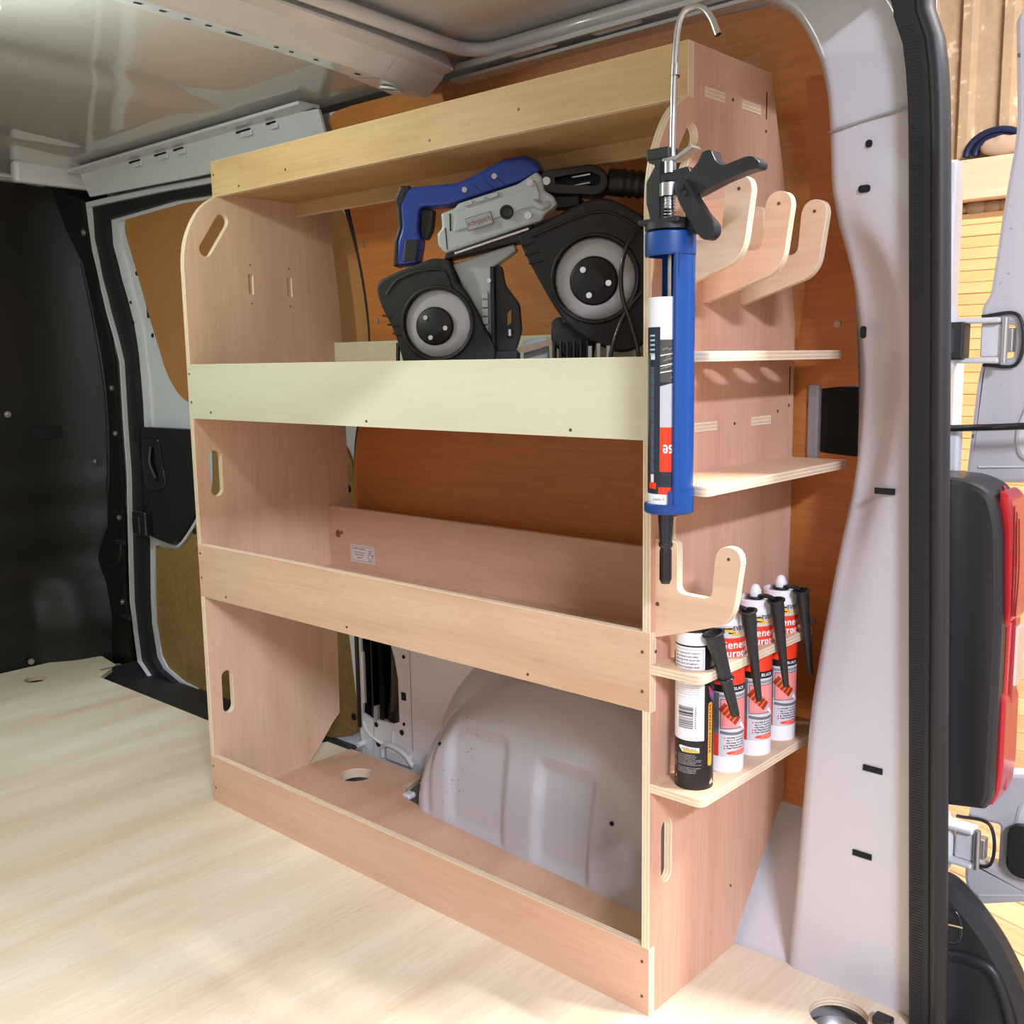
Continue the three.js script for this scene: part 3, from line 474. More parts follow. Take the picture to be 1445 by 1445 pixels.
const whiteTex = canvasTex(1024, 1400, (x, W, H) => {
  const r = mulberry(9); x.fillStyle = '#f3f1f2'; x.fillRect(0, 0, W, H);
  x.fillStyle = '#cfcdd0'; x.fillRect(0, H * .084, W, H * .816);
  x.fillStyle = '#f03f22'; x.fillRect(0, H * .158, W, H * .292);
  const f = 330;                                       // left edge of the front face
  logo(x, f + 16, H * .096, 140);
  x.fillStyle = '#fff'; x.font = 'bold 82px sans-serif'; x.fillText('General', f - 4, H * .222); x.fillText('Purpose', f - 4, H * .275);
  x.fillStyle = '#17130f'; x.fillRect(0, H * .45, W, H * .045); x.fillStyle = '#eee'; x.font = 'bold 40px sans-serif'; x.fillText('BLACK', f + 110, H * .482);
  x.fillStyle = '#8f9094'; x.fillRect(0, H * .510, W, H * .018);
  x.fillStyle = '#6b6c72'; x.fillRect(f - 60, H * .50, 50, H * .26); x.fillStyle = '#e0412c'; x.fillRect(f - 60, H * .76, 50, H * .14);
  x.fillStyle = '#55525a'; x.fillRect(f, H * .535, 430, H * .19); x.fillStyle = '#f2908a'; x.fillRect(f + 6, H * .54, 415, H * .18);
  x.strokeStyle = '#6b6c72'; x.lineWidth = 26; x.beginPath(); x.moveTo(f, H * .745); x.quadraticCurveTo(f + 230, H * .775, f + 430, H * .725); x.stroke();
  x.save(); x.translate(f + 40, H * .60); x.rotate(.72); x.fillStyle = '#b5301d'; x.fillRect(-40, -42, 210, 84); for (let i = 0; i < 9; i++) { x.fillStyle = i % 2 ? '#e8862c' : '#7d2212'; x.fillRect(-20 + i * 20, -42, 8, 84); } x.fillStyle = '#b9b4b0'; x.fillRect(170, -40, 34, 80); x.fillStyle = '#f4f2f0'; x.beginPath(); x.moveTo(204, -18); x.lineTo(350, -5); x.lineTo(350, 5); x.lineTo(204, 18); x.fill(); x.restore();
  for (let i = 0; i < 5; i++) { scribble(x, r, f + 60, f + 60 + [330, 360, 190, 250, 350][i], H * (.775 + .0165 * i), 15, '#2b282c'); } x.fillStyle = '#d8402c'; for (const k of [0, 3, 4]) x.fillRect(f + 36, H * (.778 + .0165 * k), 12, 12);
  x.fillStyle = '#ef4a2e'; x.beginPath(); x.ellipse(f + 210, H * .877, 150, 22, 0, 0, 7); x.fill(); scribble(x, r, f + 120, f + 300, H * .868, 10, '#f6b3a2'); scribble(x, r, f + 100, f + 320, H * .879, 10, '#f6b3a2');
  x.fillStyle = '#f3f1f2'; x.fillRect(0, H * .90, W, H * .1); scribble(x, r, f + 200, f + 300, H * .068, 9, '#9a989c');
});
const blackTex = canvasTex(1024, 1400, (x, W, H) => {
  const r = mulberry(19); x.fillStyle = '#1a1517'; x.fillRect(0, 0, W, H);
  const a = 190, b = 521; x.fillStyle = '#ece9ea'; x.fillRect(a - 170, H * .055, b - a + 260, H * .075); x.fillRect(a, H * .14, b - a, H * .56); x.fillRect(a - 200, H * .14, 210, H * .52);
  x.strokeStyle = '#8c8888'; x.lineWidth = 3; x.strokeRect(a + 18, H * .155, b - a - 36, H * .15); for (let i = 0; i < 6; i++) scribble(x, r, a + 30 + (i % 3) * 12, b - 40 - (i % 2) * 20, H * (.172 + i * .0205), 13, '#5c5858');
  scribble(x, r, a + 40, b - 160, H * .34, 20, '#3c3838'); for (let i = 0; i < 5; i++) scribble(x, r, a + 20, b - 40, H * (.365 + i * .013), 10, '#a39d9c'); x.fillStyle = '#b5b0ae'; x.fillRect(a, H * .44, b - a, 3);
  for (let i = 0; i < 22; i++) { const h = 3 + r() * 9; x.fillStyle = i % 7 ? '#4a4648' : '#222'; x.fillRect(a + 95, H * (.495 + i * .0062), 140, h * .8); } for (let i = 0; i < 11; i++) { x.fillStyle = '#6a6668'; x.fillRect(a + 248, H * (.497 + i * .012), 12, 9); }
  x.fillStyle = '#f2ede0'; x.beginPath(); x.moveTo(a + 100, H * .742); x.lineTo(a + 125, H * .733); x.lineTo(a + 290, H * .742); x.lineTo(a + 290, H * .772); x.lineTo(a + 140, H * .772); x.fill(); x.fillStyle = '#d9b33a'; x.fillRect(a + 150, H * .757, 135, H * .014); x.fillStyle = '#4a4130'; x.font = 'bold 24px sans-serif'; x.fillText('EVERBUILD', a + 132, H * .757);
  for (let i = 0; i < 12; i++) if (i !== 7) scribble(x, r, a + 95, a + 250 + r() * 70, H * (.785 + i * .0098), 8, '#aaa5a4');
  x.strokeStyle = '#777'; x.strokeRect(a - 20, H * .775, 85, 70); scribble(x, r, a - 10, a + 60, H * .80, 14, '#bbb'); for (let i = 0; i < 3; i++) scribble(x, r, a - 30, a + 70, H * (.84 + i * .013), 9, '#cfcaca');
  // orange strip with upright lettering
  x.fillStyle = '#f6a92c'; x.beginPath(); x.roundRect ? x.roundRect(562, H * .475, 52, H * .385, 22) : x.rect(562, H * .475, 52, H * .385); x.fill(); x.save(); x.translate(573, H * .487); x.rotate(Math.PI / 2); x.fillStyle = '#211a14'; x.font = 'bold 50px sans-serif'; x.scale(1.02, .72); x.fillText('EXTREME POWER', 0, 0); x.restore();
  x.fillStyle = '#c8337c'; x.beginPath(); x.moveTo(560, H * .37); x.lineTo(640, H * .43); x.lineTo(580, H * .44); x.fill(); x.fillStyle = '#3d5fae'; x.beginPath(); x.moveTo(580, H * .44); x.lineTo(660, H * .42); x.lineTo(620, H * .47); x.fill();
  x.fillStyle = '#e6e1de'; for (const [p, q, w, h] of [[250, .925, 10, 22], [258, .955, 6, 12], [590, .955, 12, 30], [612, .945, 10, 40], [630, .962, 14, 20]]) x.fillRect(p, H * q, w, h);
});
const whitePlastic = std({ color: lin(.86, .85, .86), roughness: .38 });
const R0 = .0245, BH = .2165;
const body = () => new THREE.CylinderGeometry(R0, R0, BH, 64, 1, true).translate(0, BH / 2, 0);
const topCap = () => new THREE.LatheGeometry([[0, BH - .006], [.012, BH - .006], [.014, BH - .0035], [.019, BH - .0035], [.0205, BH + .0012], [.0235, BH + .0015], [R0, BH - .0008]].map(p => new THREE.Vector2(...p)), 64);
const stub = () => new THREE.LatheGeometry([[.0078, BH - .006], [.0078, BH + .006], [.0088, BH + .007], [.0076, BH + .0085], [.0084, BH + .0105], [.0070, BH + .012], [.0055, BH + .0165], [.003, BH + .019], [0, BH + .0195]].map(p => new THREE.Vector2(...p)), 32);
const botCap = () => new THREE.CylinderGeometry(R0 - .0005, R0 - .0015, .002, 48).translate(0, .001, 0);
function nozzle(parent, top, tip, r0, r1, ringAt, from) {
  const a = V(...top), b = V(...tip), d = b.clone().sub(a), len = d.length();
  const prof = [[r1, -len / 2], [r1 * 1.1, -len / 2 + .002], [r0 * .80, len / 2 - .035], [r0 * .90, len / 2 - .022], [r0 * .98, len / 2 - .018], [r0, len / 2 - .003], [r0 * 1.22, len / 2 - .002], [r0 * 1.22, len / 2], [r0 * .8, len / 2], [r0 * .7, len / 2 - .02]].map(p => new THREE.Vector2(...p));
  const g = new THREE.LatheGeometry(prof, 32);
  const q = new THREE.Quaternion().setFromUnitVectors(V(0, -1, 0), d.normalize()); g.applyQuaternion(q); const mid = a.clone().add(b).multiplyScalar(.5); g.translate(mid.x, mid.y, mid.z);
  const n = obj('nozzle', g, blackPlastic, parent, 'black cone nozzle hanging beside the cap');
  if (from) { obj('strap', [tube([from, [from[0] * .5 + top[0] * .5, top[1] + .001, from[2] * .5 + top[2] * .5], top], .0032, 14, 8), (() => { const t = new THREE.TorusGeometry(.0098, .0022, 8, 30); t.rotateX(Math.PI / 2); t.translate(0, from[1], 0); return t; })()], blackPlastic, n); }
  if (ringAt) { const p = a.clone().lerp(b, ringAt); const t = new THREE.TorusGeometry(r0 * .82, .0016, 8, 28); t.rotateX(Math.PI / 2); t.applyQuaternion(q); t.translate(p.x, p.y, p.z); obj('collar', t, blackShiny, n); }
}
function cartridge(z, x, tex, face, label, dark) {
  const t = thing('sealant_cartridge', label, 'cartridge', [x, .3272, z]);
  const b = obj('tube', body(), std({ map: tex, roughness: .35 }), t); b.rotation.y = face;
  obj('top_cap', topCap(), dark ? blackPlastic : whitePlastic, t); obj('end_cap', botCap(), dark ? blackPlastic : whitePlastic, t);
  obj('threaded_stub', stub(), dark ? blackPlastic : whitePlastic, t);
  return t;
}
const D2 = Math.PI / 180;
const faceTo = (deg, u = .5) => deg * D2 - u * 2 * Math.PI;   // which heading the texture column u points to (0 = +z, 90 = +x)
const cb = cartridge(CZ[0], L + .0415, blackTex, faceTo(30, .42), 'black and white sealant cartridge standing under the low side hook', true);
nozzle(cb, [.033, .207, .012], [.051, .098, -.014], .0115, .005, .55, null);
obj('residue', [box(.006, .018, .006, -.0225, .165, .006, .002), box(.005, .03, .006, -.0235, .148, .004, .002)], blackPlastic, cb);
const wl = ['white and red sealant cartridge standing next to the black one', 'white and red sealant cartridge in the middle of the three white ones', 'white and red sealant cartridge at the wall end of the side shelf'];
for (let k = 1; k < 4; k++) {
  const c = cartridge(CZ[k], L + .043, whiteTex, faceTo(63, .46), wl[k - 1], false);
  c.userData.group = 'white and red sealant cartridges in the side shelf';
  nozzle(c, [.038, .222, .014], [.0445, .098, -.008], .0098, .0036, 0, [0, BH + .001, 0]);
}

// ---------------------------------------------------------------- caulking gun hanging on the outer hook
{
  const gx = 1.1112, gz = .044;
  const t = thing('caulking_gun', 'blue and black caulking gun loaded with a cartridge hanging nozzle-down on the side hook', 'caulking gun', [gx, .69, gz]);
  const blue = phy({ color: lin(.003, .052, .235), roughness: .36, clearcoat: .15, clearcoatRoughness: .15 }), r = .0286;
  const ring = new THREE.LatheGeometry([[r - .004, .292], [r - .0005, .292], [r, .294], [r, .3165], [r - .001, .3185], [.008, .3185], [.008, .315], [r - .004, .315], [r - .004, .292]].map(p => new THREE.Vector2(...p)), 56);
  obj('front_ring', ring, blue, t);
  const camA = 33 * D2, a0 = camA + 12 * D2, aL = 188 * D2;     // trough open towards the left of the picture
  const shell = (rr, y0, y1, s, l) => new THREE.CylinderGeometry(rr, rr, y1 - y0, 40, 1, true, s, l).translate(0, (y0 + y1) / 2, 0);
  obj('trough', [shell(r - .0006, .012, .294, a0, aL), shell(r - .003, .012, .294, a0, aL), box(.003, .282, .0026).translate((r - .0018) * Math.sin(a0), .153, (r - .0018) * Math.cos(a0))], blue, t);
  obj('trough_fold', (() => { const g = new THREE.CylinderGeometry(.0035, .0035, .28, 10); g.translate((r - .001) * Math.sin(a0 + .04), .153, (r - .001) * Math.cos(a0 + .04)); return g; })(), blue, t);
  obj('end_plate', [new THREE.LatheGeometry([[.010, .002], [r - .002, .001], [r, .003], [r, .012], [r - .003, .013], [.010, .006], [.010, .002]].map(p => new THREE.Vector2(...p)), 48), new THREE.CylinderGeometry(r + .0008, r, .022, 40, 1, true, a0 - .25, aL + .5).translate(0, .018, 0)], blue, t);
  const rodTop = [[.0005, .10, 0], [.0015, .40, 0], [.006, .522, .0], [.010, .541, 0], [.0175, .5495, 0], [.0285, .5505, 0], [.0395, .546, 0], [.049, .535, 0], [.0575, .516, 0]];
  obj('rod', tube(rodTop, .0036, 120, 12), steel, t, 'bent chrome push rod');
  obj('rod_collar', tube([[.0044, .485, 0], [.005, .497, 0]], .0048, 4, 12), steel, t);
  // handle body, seen side-on
  const plate = (pts, th, rr = .003) => ext(roundPoly(pts, rr), th, .0012).translate(0, 0, -th / 2);
  obj('handle_body', [plate([[-.026, .402], [-.004, .404], [-.003, .396], [-.010, .392], [-.010, .335], [-.014, .33], [-.022, .332], [-.028, .352], [-.028, .375], [-.016, .392], [-.026, .396]], .016), plate([[-.010, .382], [.026, .386], [.034, .372], [.034, .33], [.026, .326], [.022, .345], [.022, .37], [-.004, .374], [-.004, .330], [-.010, .330]], .014), box(.054, .006, .05, -.001, .329, 0, .002), cyl(.028, .028, .007, -.001, .324, 0, 40), box(.03, .012, .02, -.012, .404, 0, .002), plate([[.022, .345], [.040, .345], [.045, .318], [.036, .312], [.022, .318]], .012)], blackPlastic, t);
  obj('plunger_seat', [cyl(.0115, .0115, .014, .001, .364, .004, 6), cyl(.006, .006, .012, .001, .350, .004, 20), cyl(.007, .007, .012, .001, .388, .003, 20)], steel, t);
  obj('spring', tube([...Array(40)].map((_, i) => [.001 + .006 * Math.cos(i * 1.1), .333 + i * .0006, .004 + .006 * Math.sin(i * 1.1)]), .001, 120, 6), steel, t);
  obj('release_lever', plate([[-.006, .398], [.012, .399], [.030, .408], [.034, .404], [.012, .394], [-.006, .394]], .018, .001), zinc, t);
  obj('lever_handle', plate([[.022, .372], [.040, .388], [.045, .398], [.056, .399], [.062, .386], [.070, .380], [.098, .386], [.106, .385], [.1145, .378], [.113, .372], [.10, .371], [.07, .364], [.052, .358], [.034, .352], [.026, .356]], .019, .004), blackPlastic, t);
  obj('trigger', plate([[.020, .372], [.030, .370], [.040, .353], [.054, .333], [.0665, .320], [.0665, .309], [.058, .303], [.050, .306], [.036, .324], [.022, .346], [.016, .360]], .016, .005).translate(0, 0, .010), blackPlastic, t);
  obj('pivot', [cyl(.0035, .0035, .004, .026, .362, .0195, 16, 'z'), cyl(.003, .003, .004, .031, .355, .0195, 16, 'z')], blackShiny, t);
  // the cartridge loaded in the gun, upside down
  const tx = canvasTex(1024, 1024, (x, W, H) => {
    const q = mulberry(29); x.fillStyle = '#eef1f4'; x.fillRect(0, 0, W, H);
    x.fillStyle = '#27303c'; x.fillRect(0, H * .14, W, H * .80); x.fillStyle = '#eef1f4'; x.fillRect(440, 0, 500, H * .20);
    x.fillStyle = '#55524f'; x.fillRect(440, H * .20, 300, H * .20); for (let i = 0; i < 60; i++) { x.fillStyle = q() < .5 ? '#8d8985' : '#39352f'; x.save(); x.translate(440 + q() * 290, H * (.23 + q() * .16)); x.rotate(-.25); x.fillRect(0, 0, 20 + q() * 60, 3 + q() * 5); x.restore(); }
    x.strokeStyle = '#f0eeea'; x.lineWidth = 6; for (const [y0, y1] of [[.275, .245], [.325, .285], [.355, .325]]) { x.beginPath(); x.moveTo(440, H * y0); x.lineTo(735, H * y1); x.stroke(); }
    x.fillStyle = '#c9ccd2'; x.beginPath(); x.moveTo(440, H * .42); x.lineTo(740, H * .37); x.lineTo(740, H * .62); x.lineTo(440, H * .62); x.fill();
    x.fillStyle = '#f4401a'; x.fillRect(440, H * .615, 300, H * .215); x.fillStyle = '#27303c'; x.fillRect(440, H * .83, 300, H * .08); x.fillStyle = '#f4401a'; x.fillRect(430, H * .905, 200, H * .035);
    x.save(); x.translate(543, H * .70); x.rotate(Math.PI); x.fillStyle = '#fff'; x.font = 'bold 76px sans-serif'; x.fillText('se', 0, 0); x.restore();
    x.strokeStyle = '#e9c9b5'; x.lineWidth = 4; x.beginPath(); x.moveTo(590, H * .64); x.lineTo(584, H * .72); x.lineTo(596, H * .78); x.lineTo(588, H * .86); x.lineTo(600, H * .92); x.stroke();
    for (let i = 0; i < 70; i++) { x.fillStyle = i % 8 === 3 ? '#b23a34' : '#6b7e93'; x.fillRect(345, H * (.33 + i * .0075), 42, 4); } for (let i = 0; i < 5; i++) { x.fillStyle = '#c5ccd4'; x.fillRect(335, H * (.175 + i * .022), 56, 9); } x.fillStyle = '#e8ecef'; x.fillRect(345, H * .272, 48, 22); x.fillRect(350, H * .845, 36, 40); x.fillStyle = '#f4401a'; x.fillRect(330, H * .885, 80, H * .03);
    x.fillStyle = '#f4f5f6'; x.fillRect(0, H * .945, W, H * .055); scribble(x, q, 380, 480, H * .96, 14, '#9aa0a8'); scribble(x, q, 560, 640, H * .962, 14, '#9aa0a8'); scribble(x, q, 560, 700, H * .18, 14, '#7d8188');
  });
  const c = thing('sealant_cartridge', 'navy, white and orange cartridge loaded upside down in the blue caulking gun', 'cartridge', [gx, .6935, gz]);
  const b = obj('tube', new THREE.CylinderGeometry(.0247, .0247, .236, 64, 1, false).translate(0, .125, 0), std({ map: tx, roughness: .32 }), c); b.rotation.y = faceTo(33, .5);
  const nz = obj('nozzle', new THREE.LatheGeometry([[0, -.0885], [.0055, -.088], [.0062, -.085], [.0066, -.045], [.0085, -.043], [.0085, -.040], [.0075, -.038], [.0098, .0], [.0105, .006], [0, .006]].map(p => new THREE.Vector2(...p)), 28), blackShiny, c, 'black nozzle with cap'); nz.position.x = -.004;
  obj('cap_ribs', [...Array(8)].map((_, i) => box(.001, .036, .0018, .0064 * Math.sin(i * Math.PI / 4), -.066, .0064 * Math.cos(i * Math.PI / 4))), blackPlastic, nz);
  obj('nozzle_tab', [box(.012, .010, .010, .010, -.002, .002, .003)], blackPlastic, nz);
}

// ---------------------------------------------------------------- band saw on the upper shelf
{
  const t = thing('band_saw', 'portable band saw with blue handle and two black wheel covers on the upper shelf', 'band saw', [.593, .7855, -.089], 33.4 * D2);
  const up = (g, z = 0) => g.translate(0, .1445, z);
  const black = std({ color: lin(.006, .006, .006), roughness: .6 }), black2 = std({ color: lin(.009, .009, .0095), roughness: .52 });
  const grey = phy({ color: lin(.40, .45, .45), roughness: .42, clearcoat: .4, clearcoatRoughness: .2 });
  const disc = std({ color: lin(.42, .42, .42), roughness: .4, metalness: .35 });
  const blue = phy({ color: lin(.008, .038, .26), roughness: .45, clearcoat: .1, clearcoatRoughness: .3 });
  const cover = (pts, r, hole, name) => { const s = roundPoly(pts, r); s.holes.push(circ(...hole)); return obj(name, up(ext(s, .055, .004, null, 24), -.056), black, t); };
  const lp = [[-.099, .064], [-.06, .080], [-.006, .098], [.020, .096], [.032, .06], [.046, .046], [.072, -.002], [.096, -.052], [.06, -.098], [.0, -.125], [-.05, -.09], [-.07, -.012], [-.092, .030]];
  const c1 = cover(lp, [.02, .01, .006, .004, .006, .008, .02, .02, .03, .03, .03, .02, .02], [.0, -.002, .0555], 'wheel_cover');
  const rp = [[.127, .127], [.16, .143], [.21, .166], [.248, .180], [.275, .176], [.33, .145], [.352, .10], [.352, .02], [.325, -.04], [.285, -.055], [.238, -.034], [.206, -.012], [.182, .022], [.148, .084]];
  const c2 = cover(rp, [.006, .01, .01, .012, .012, .02, .03, .03, .02, .03, .02, .02, .02, .008], [.247, .060, .0645], 'wheel_cover');
  const wheel = (cx, cy, r, hx, hy, hr, par) => {
    const g = new THREE.LatheGeometry([[0, -.022], [r, -.022], [r, -.010], [r - .003, -.007], [hr + .004, -.004], [hr, -.007], [0, -.007]].map(p => new THREE.Vector2(...p)), 64); g.rotateX(Math.PI / 2); g.translate(cx, cy, 0);
    const w = obj('wheel', up(g), disc, par, 'grey wheel disc');
    const h = new THREE.LatheGeometry([[0, -.012], [hr, -.012], [hr, -.004], [hr - .004, -.001], [hr * .45, .0015], [hr * .4, .004], [0, .004]].map(p => new THREE.Vector2(...p)), 48); h.rotateX(Math.PI / 2); h.translate(hx, hy, 0);
    obj('hub', up(h), black2, w, 'black hub');
    for (const a of [2.35, .1 + 6.0, 4.4]) obj('bolt', up(merge([cyl(hr * .13, hr * .12, .004, hx + hr * .62 * Math.cos(a), hy + hr * .62 * Math.sin(a), .001, 14, 'z'), cyl(hr * .08, hr * .08, .002, hx + hr * .62 * Math.cos(a), hy + hr * .62 * Math.sin(a), .0035, 6, 'z')])), steel, w);
  };
  wheel(.0, -.002, .0535, -.005, -.006, .030, c1); wheel(.247, .060, .0625, .245, .057, .037, c2);
  const rim = (cx, cy, r, par) => { const g = new THREE.TorusGeometry(r, .0028, 8, 60); g.translate(cx, cy, -.001); obj('rim', up(g), black2, par); }; rim(0, -.002, .0565, c1); rim(.247, .060, .0655, c2);
  // raised ribs on the covers
  for (const [x0, y0, x1, y1] of [[.135, .112, .155, .118], [.14, .098, .162, .104], [.146, .085, .168, .090]]) obj('rib', up(tube([[x0, y0, .0], [x1, y1, .0]], .0018, 4, 8)), black2, c2);
  obj('ridge', up(tube([[.15, .125, 0], [.205, .146, 0], [.245, .158, 0], [.275, .155, 0], [.325, .125, 0]], .0022, 40, 8)), black2, c2);
  for (const k of [0, 1, 2]) obj('rib', up(tube([[.322, .11 - k * .022, 0], [.345, .118 - k * .022, 0]], .0018, 4, 8)), black2, c2);
  obj('ridge', up(tube([[-.080, .045, 0], [-.062, .066, 0], [-.02, .080, 0], [.012, .078, 0], [.024, .05, 0]], .002, 40, 8)), black2, c1);
  for (const k of [0, 1, 2]) obj('rib', up(tube([[-.088 + k * .008, .012 - k * .014, 0], [-.072 + k * .008, .010 - k * .014, 0]], .0016, 4, 8)), black2, c1);
  // motor body
  const mp = [[.004, .134], [.012, .142], [.011, .164], [.033, .171], [.038, .178], [.131, .203], [.160, .220], [.168, .212], [.172, .192], [.186, .183], [.191, .171], [.172, .157], [.167, .148], [.144, .142], [.016, .104], [.005, .116]];
  const mb = obj('motor_body', up(ext(roundPoly(mp, .004), .075, .004), -.07), grey, t, 'grey cast motor body');
  obj('rail', up(ext(poly([[.012, .096], [.016, .106], [.150, .143], [.150, .134], [.128, .120]]), .05, .001), -.055), black2, t);
  obj('rail_strip', up(tube([[.03, .1045, -.003], [.146, .1375, -.003]], .0032, 6, 8)), steel, t);
  obj('step', up(ext(roundPoly([[.034, .164], [.14, .193], [.15, .2], [.158, .206], [.165, .186], [.16, .168], [.148, .168], [.052, .141], [.03, .135], [.034, .15]], .004), .004, .0012), .0045), grey, mb);
  for (const [x, y] of [[.055, .178], [.075, .183], [.095, .188]]) obj('pad', up(ext(roundPoly([[x - .007, y - .006], [x + .007, y - .002], [x + .006, y + .004], [x - .008, y]], .0015), .003, .0006), .0065), grey, mb);
  obj('slot', up(box(.002, .026, .002, .026, .150, .0055)), darkHole, mb);
  obj('seam', up(tube([[.018, .142, .0055], [.02, .11, .0055]], .0008, 4, 6)), darkHole, mb);
  const nx = std({ map: canvasTex(512, 224, (x, W, H) => { x.fillStyle = '#9aa2a0'; x.fillRect(0, 0, W, H); x.strokeStyle = '#6d4b45'; x.lineWidth = 9; x.strokeRect(10, 10, W - 20, H - 20); x.fillStyle = '#7a4038'; x.font = 'bold 98px sans-serif'; x.textAlign = 'center'; x.save(); x.translate(W / 2, 148); x.scale(.92, 1.2); x.fillText('scheppach', 0, 0); x.restore(); }), roughness: .45 });
  const plate = new RoundedBoxGeometry(.041, .0195, .003, 2, .001); { const p = plate.attributes.position, uv = plate.attributes.uv; for (let i = 0; i < p.count; i++) uv.setXY(i, p.getX(i) / .041 + .5, p.getY(i) / .0195 + .5); } plate.rotateZ(.25); plate.translate(.072, .1495, .0095); obj('badge', up(plate), nx, mb, 'rectangular badge with the maker name');
  obj('brush_cap', up(merge([new THREE.TorusGeometry(.0085, .0022, 8, 28).translate(.114, .1615, .0095), cyl(.0078, .0078, .003, .114, .1615, .0085, 20, 'z')])), black2, mb);
  for (const [x, y] of [[.150, .203], [.147, .1555]]) obj('bolt', up(merge([cyl(.0055, .0055, .004, x, y, .009, 18, 'z'), cyl(.003, .003, .003, x, y, .0115, 6, 'z')])), steel, mb);
  obj('bulge', up(tube([[.155, .175, .006], [.168, .168, .006], [.178, .172, .003]], .006, 16, 10)), grey, mb);
  // handle
  const hp = [[-.061, .190], [-.052, .206], [.034, .210], [.061, .220], [.109, .243], [.140, .246], [.160, .235], [.166, .223], [.135, .208], [.074, .192], [.03, .180], [.02, .177], [-.024, .176], [-.029, .144], [-.024, .128], [-.031, .092], [-.067, .088], [-.063, .126], [-.056, .145], [-.057, .178]];
  const hd = obj('handle', up(ext(roundPoly(hp, .006), .042, .006), -.046), blue, t, 'blue pistol handle');
  obj('grip', up(ext(roundPoly([[-.064, .188], [-.054, .2085], [-.038, .2085], [-.045, .192], [-.053, .180], [-.052, .147], [-.060, .126], [-.060, .09], [-.069, .087], [-.066, .127], [-.059, .146], [-.061, .176]], .003), .044, .003), -.047), black2, hd);
  obj('grip', up(ext(roundPoly([[-.050, .128], [-.026, .128], [-.032, .095], [-.054, .093]], .004), .044, .003), -.047), black2, hd);
  obj('trigger', up(ext(roundPoly([[-.026, .175], [-.004, .174], [-.008, .143], [-.016, .128], [-.027, .130]], .005), .022, .003), -.036), black, hd);
  for (const [x, y] of [[.0475, .199], [.094, .217]]) obj('screw', up(merge([cyl(.0042, .0042, .003, x, y, -.0045, 16, 'z'), cyl(.002, .002, .002, x, y, -.0028, 6, 'z')])), steel, hd);
  for (const x of [.06, .078, .096]) obj('ridge', up(tube([[x, .205 + (x - .06) * .25, -.004], [x + .014, .195 + (x - .06) * .25, -.004]], .0012, 4, 6)), blue, hd);
  obj('cap', up(ext(roundPoly([[.128, .2465], [.142, .248], [.162, .238], [.168, .224], [.150, .217], [.14, .232]], .005), .03, .004), -.04), std({ color: lin(.06, .07, .10), roughness: .5 }), hd);
  // auxiliary handle: bracket with an oval window and a round ribbed grip
  const as = roundPoly([[.160, .207], [.168, .222], [.245, .229], [.266, .217], [.268, .196], [.255, .183], [.178, .189], [.166, .194]], .010); as.holes.push(new THREE.Path(roundPoly([[.183, .214], [.24, .221], [.258, .213], [.259, .2], [.25, .193], [.184, .198]], .005).getPoints(6)));
  const ah = obj('front_handle', up(ext(as, .05, .003, null, 12), -.052), black2, t);
  obj('back', up(ext(roundPoly([[.17, .218], [.25, .225], [.262, .2], [.25, .187], [.175, .192]], .005), .02), -.055), black, ah);
  obj('rod', up(merge([tube([[.212, .2135, -.02], [.240, .216, -.012]], .0028, 6, 10), tube([[.214, .2005, -.02], [.240, .203, -.012]], .0028, 6, 10)])), steel, ah);
  obj('bolt', up(merge([cyl(.006, .006, .006, .174, .2065, -.004, 18, 'z'), cyl(.003, .003, .002, .174, .2065, 0, 6, 'z')])), steel, ah);
  const grip = new THREE.LatheGeometry([...Array(30)].map((_, i) => new THREE.Vector2(i === 0 || i === 29 ? .001 : .020 + .0022 * Math.sin(i * 2.1) * (i > 6 && i < 24 ? 1 : 0), i / 29 * .115)), 28); grip.rotateZ(-Math.PI / 2 - .12); grip.translate(.262, .206, -.028); obj('grip', up(grip), black2, ah);
  obj('stem', up(merge([box(.05, .022, .03, .20, .178, -.03, .006), box(.03, .03, .03, .215, .165, -.035, .004)])), black, ah);
  // frame between the covers, blade guard, blade
  obj('frame', up(ext(roundPoly([[.022, .090], [.120, .118], [.124, .108], [.088, .084], [.084, .05], [.085, -.035], [.066, .004], [.036, .058]], .004), .03, .003), -.050), grey, t);
  obj('clamp_strip', up(merge([0, 1, 2, 3, 4].map(k => box(.010, .011, .006, .0745, .040 - k * .013, -.014, .001)))), grey, t);
  obj('blade_guard', up(merge([ext(roundPoly([[.084, .088], [.100, .085], [.105, .056], [.127, .026], [.130, -.014], [.120, -.048], [.092, -.056], [.088, -.03]], .005), .012, .002).translate(0, 0, -.036), box(.007, .14, .016, .0865, .014, -.02, .002), box(.04, .02, .03, .105, -.055, -.03, .004)])), black2, t);
  obj('guard_slot', up(ext(roundPoly([[.108, .012], [.114, .018], [.114, -.002], [.108, -.008]], .002), .001), -.0235), ochreMat, t);
  obj('bolt', up(merge([cyl(.004, .004, .01, .112, -.018, -.02, 12), cyl(.0042, .0042, .004, .077, -.026, -.006, 12, 'z'), cyl(.0035, .0035, .006, .082, .062, -.010, 12, 'z')])), steel, t);
  obj('blade', up(ext(poly([[.112, -.044], [.23, -.014], [.231, -.026], [.112, -.053]]), .0016), -.028), std({ color: lin(.30, .22, .14), roughness: .42, metalness: .5 }), t, 'brownish saw blade strip');
  obj('blade_block', up(merge([ext(roundPoly([[.190, .006], [.225, -.012], [.245, -.035], [.24, -.07], [.20, -.062], [.176, -.03], [.178, .0]], .008), .03, .003).translate(0, 0, -.05), box(.012, .008, .006, .202, -.001, -.006, .001)])), black, t);
  obj('foot_plate', up(ext(roundPoly([[.128, -.03], [.168, -.024], [.172, -.10], [.128, -.10]], .004), .006, .001), -.06), grey, t);
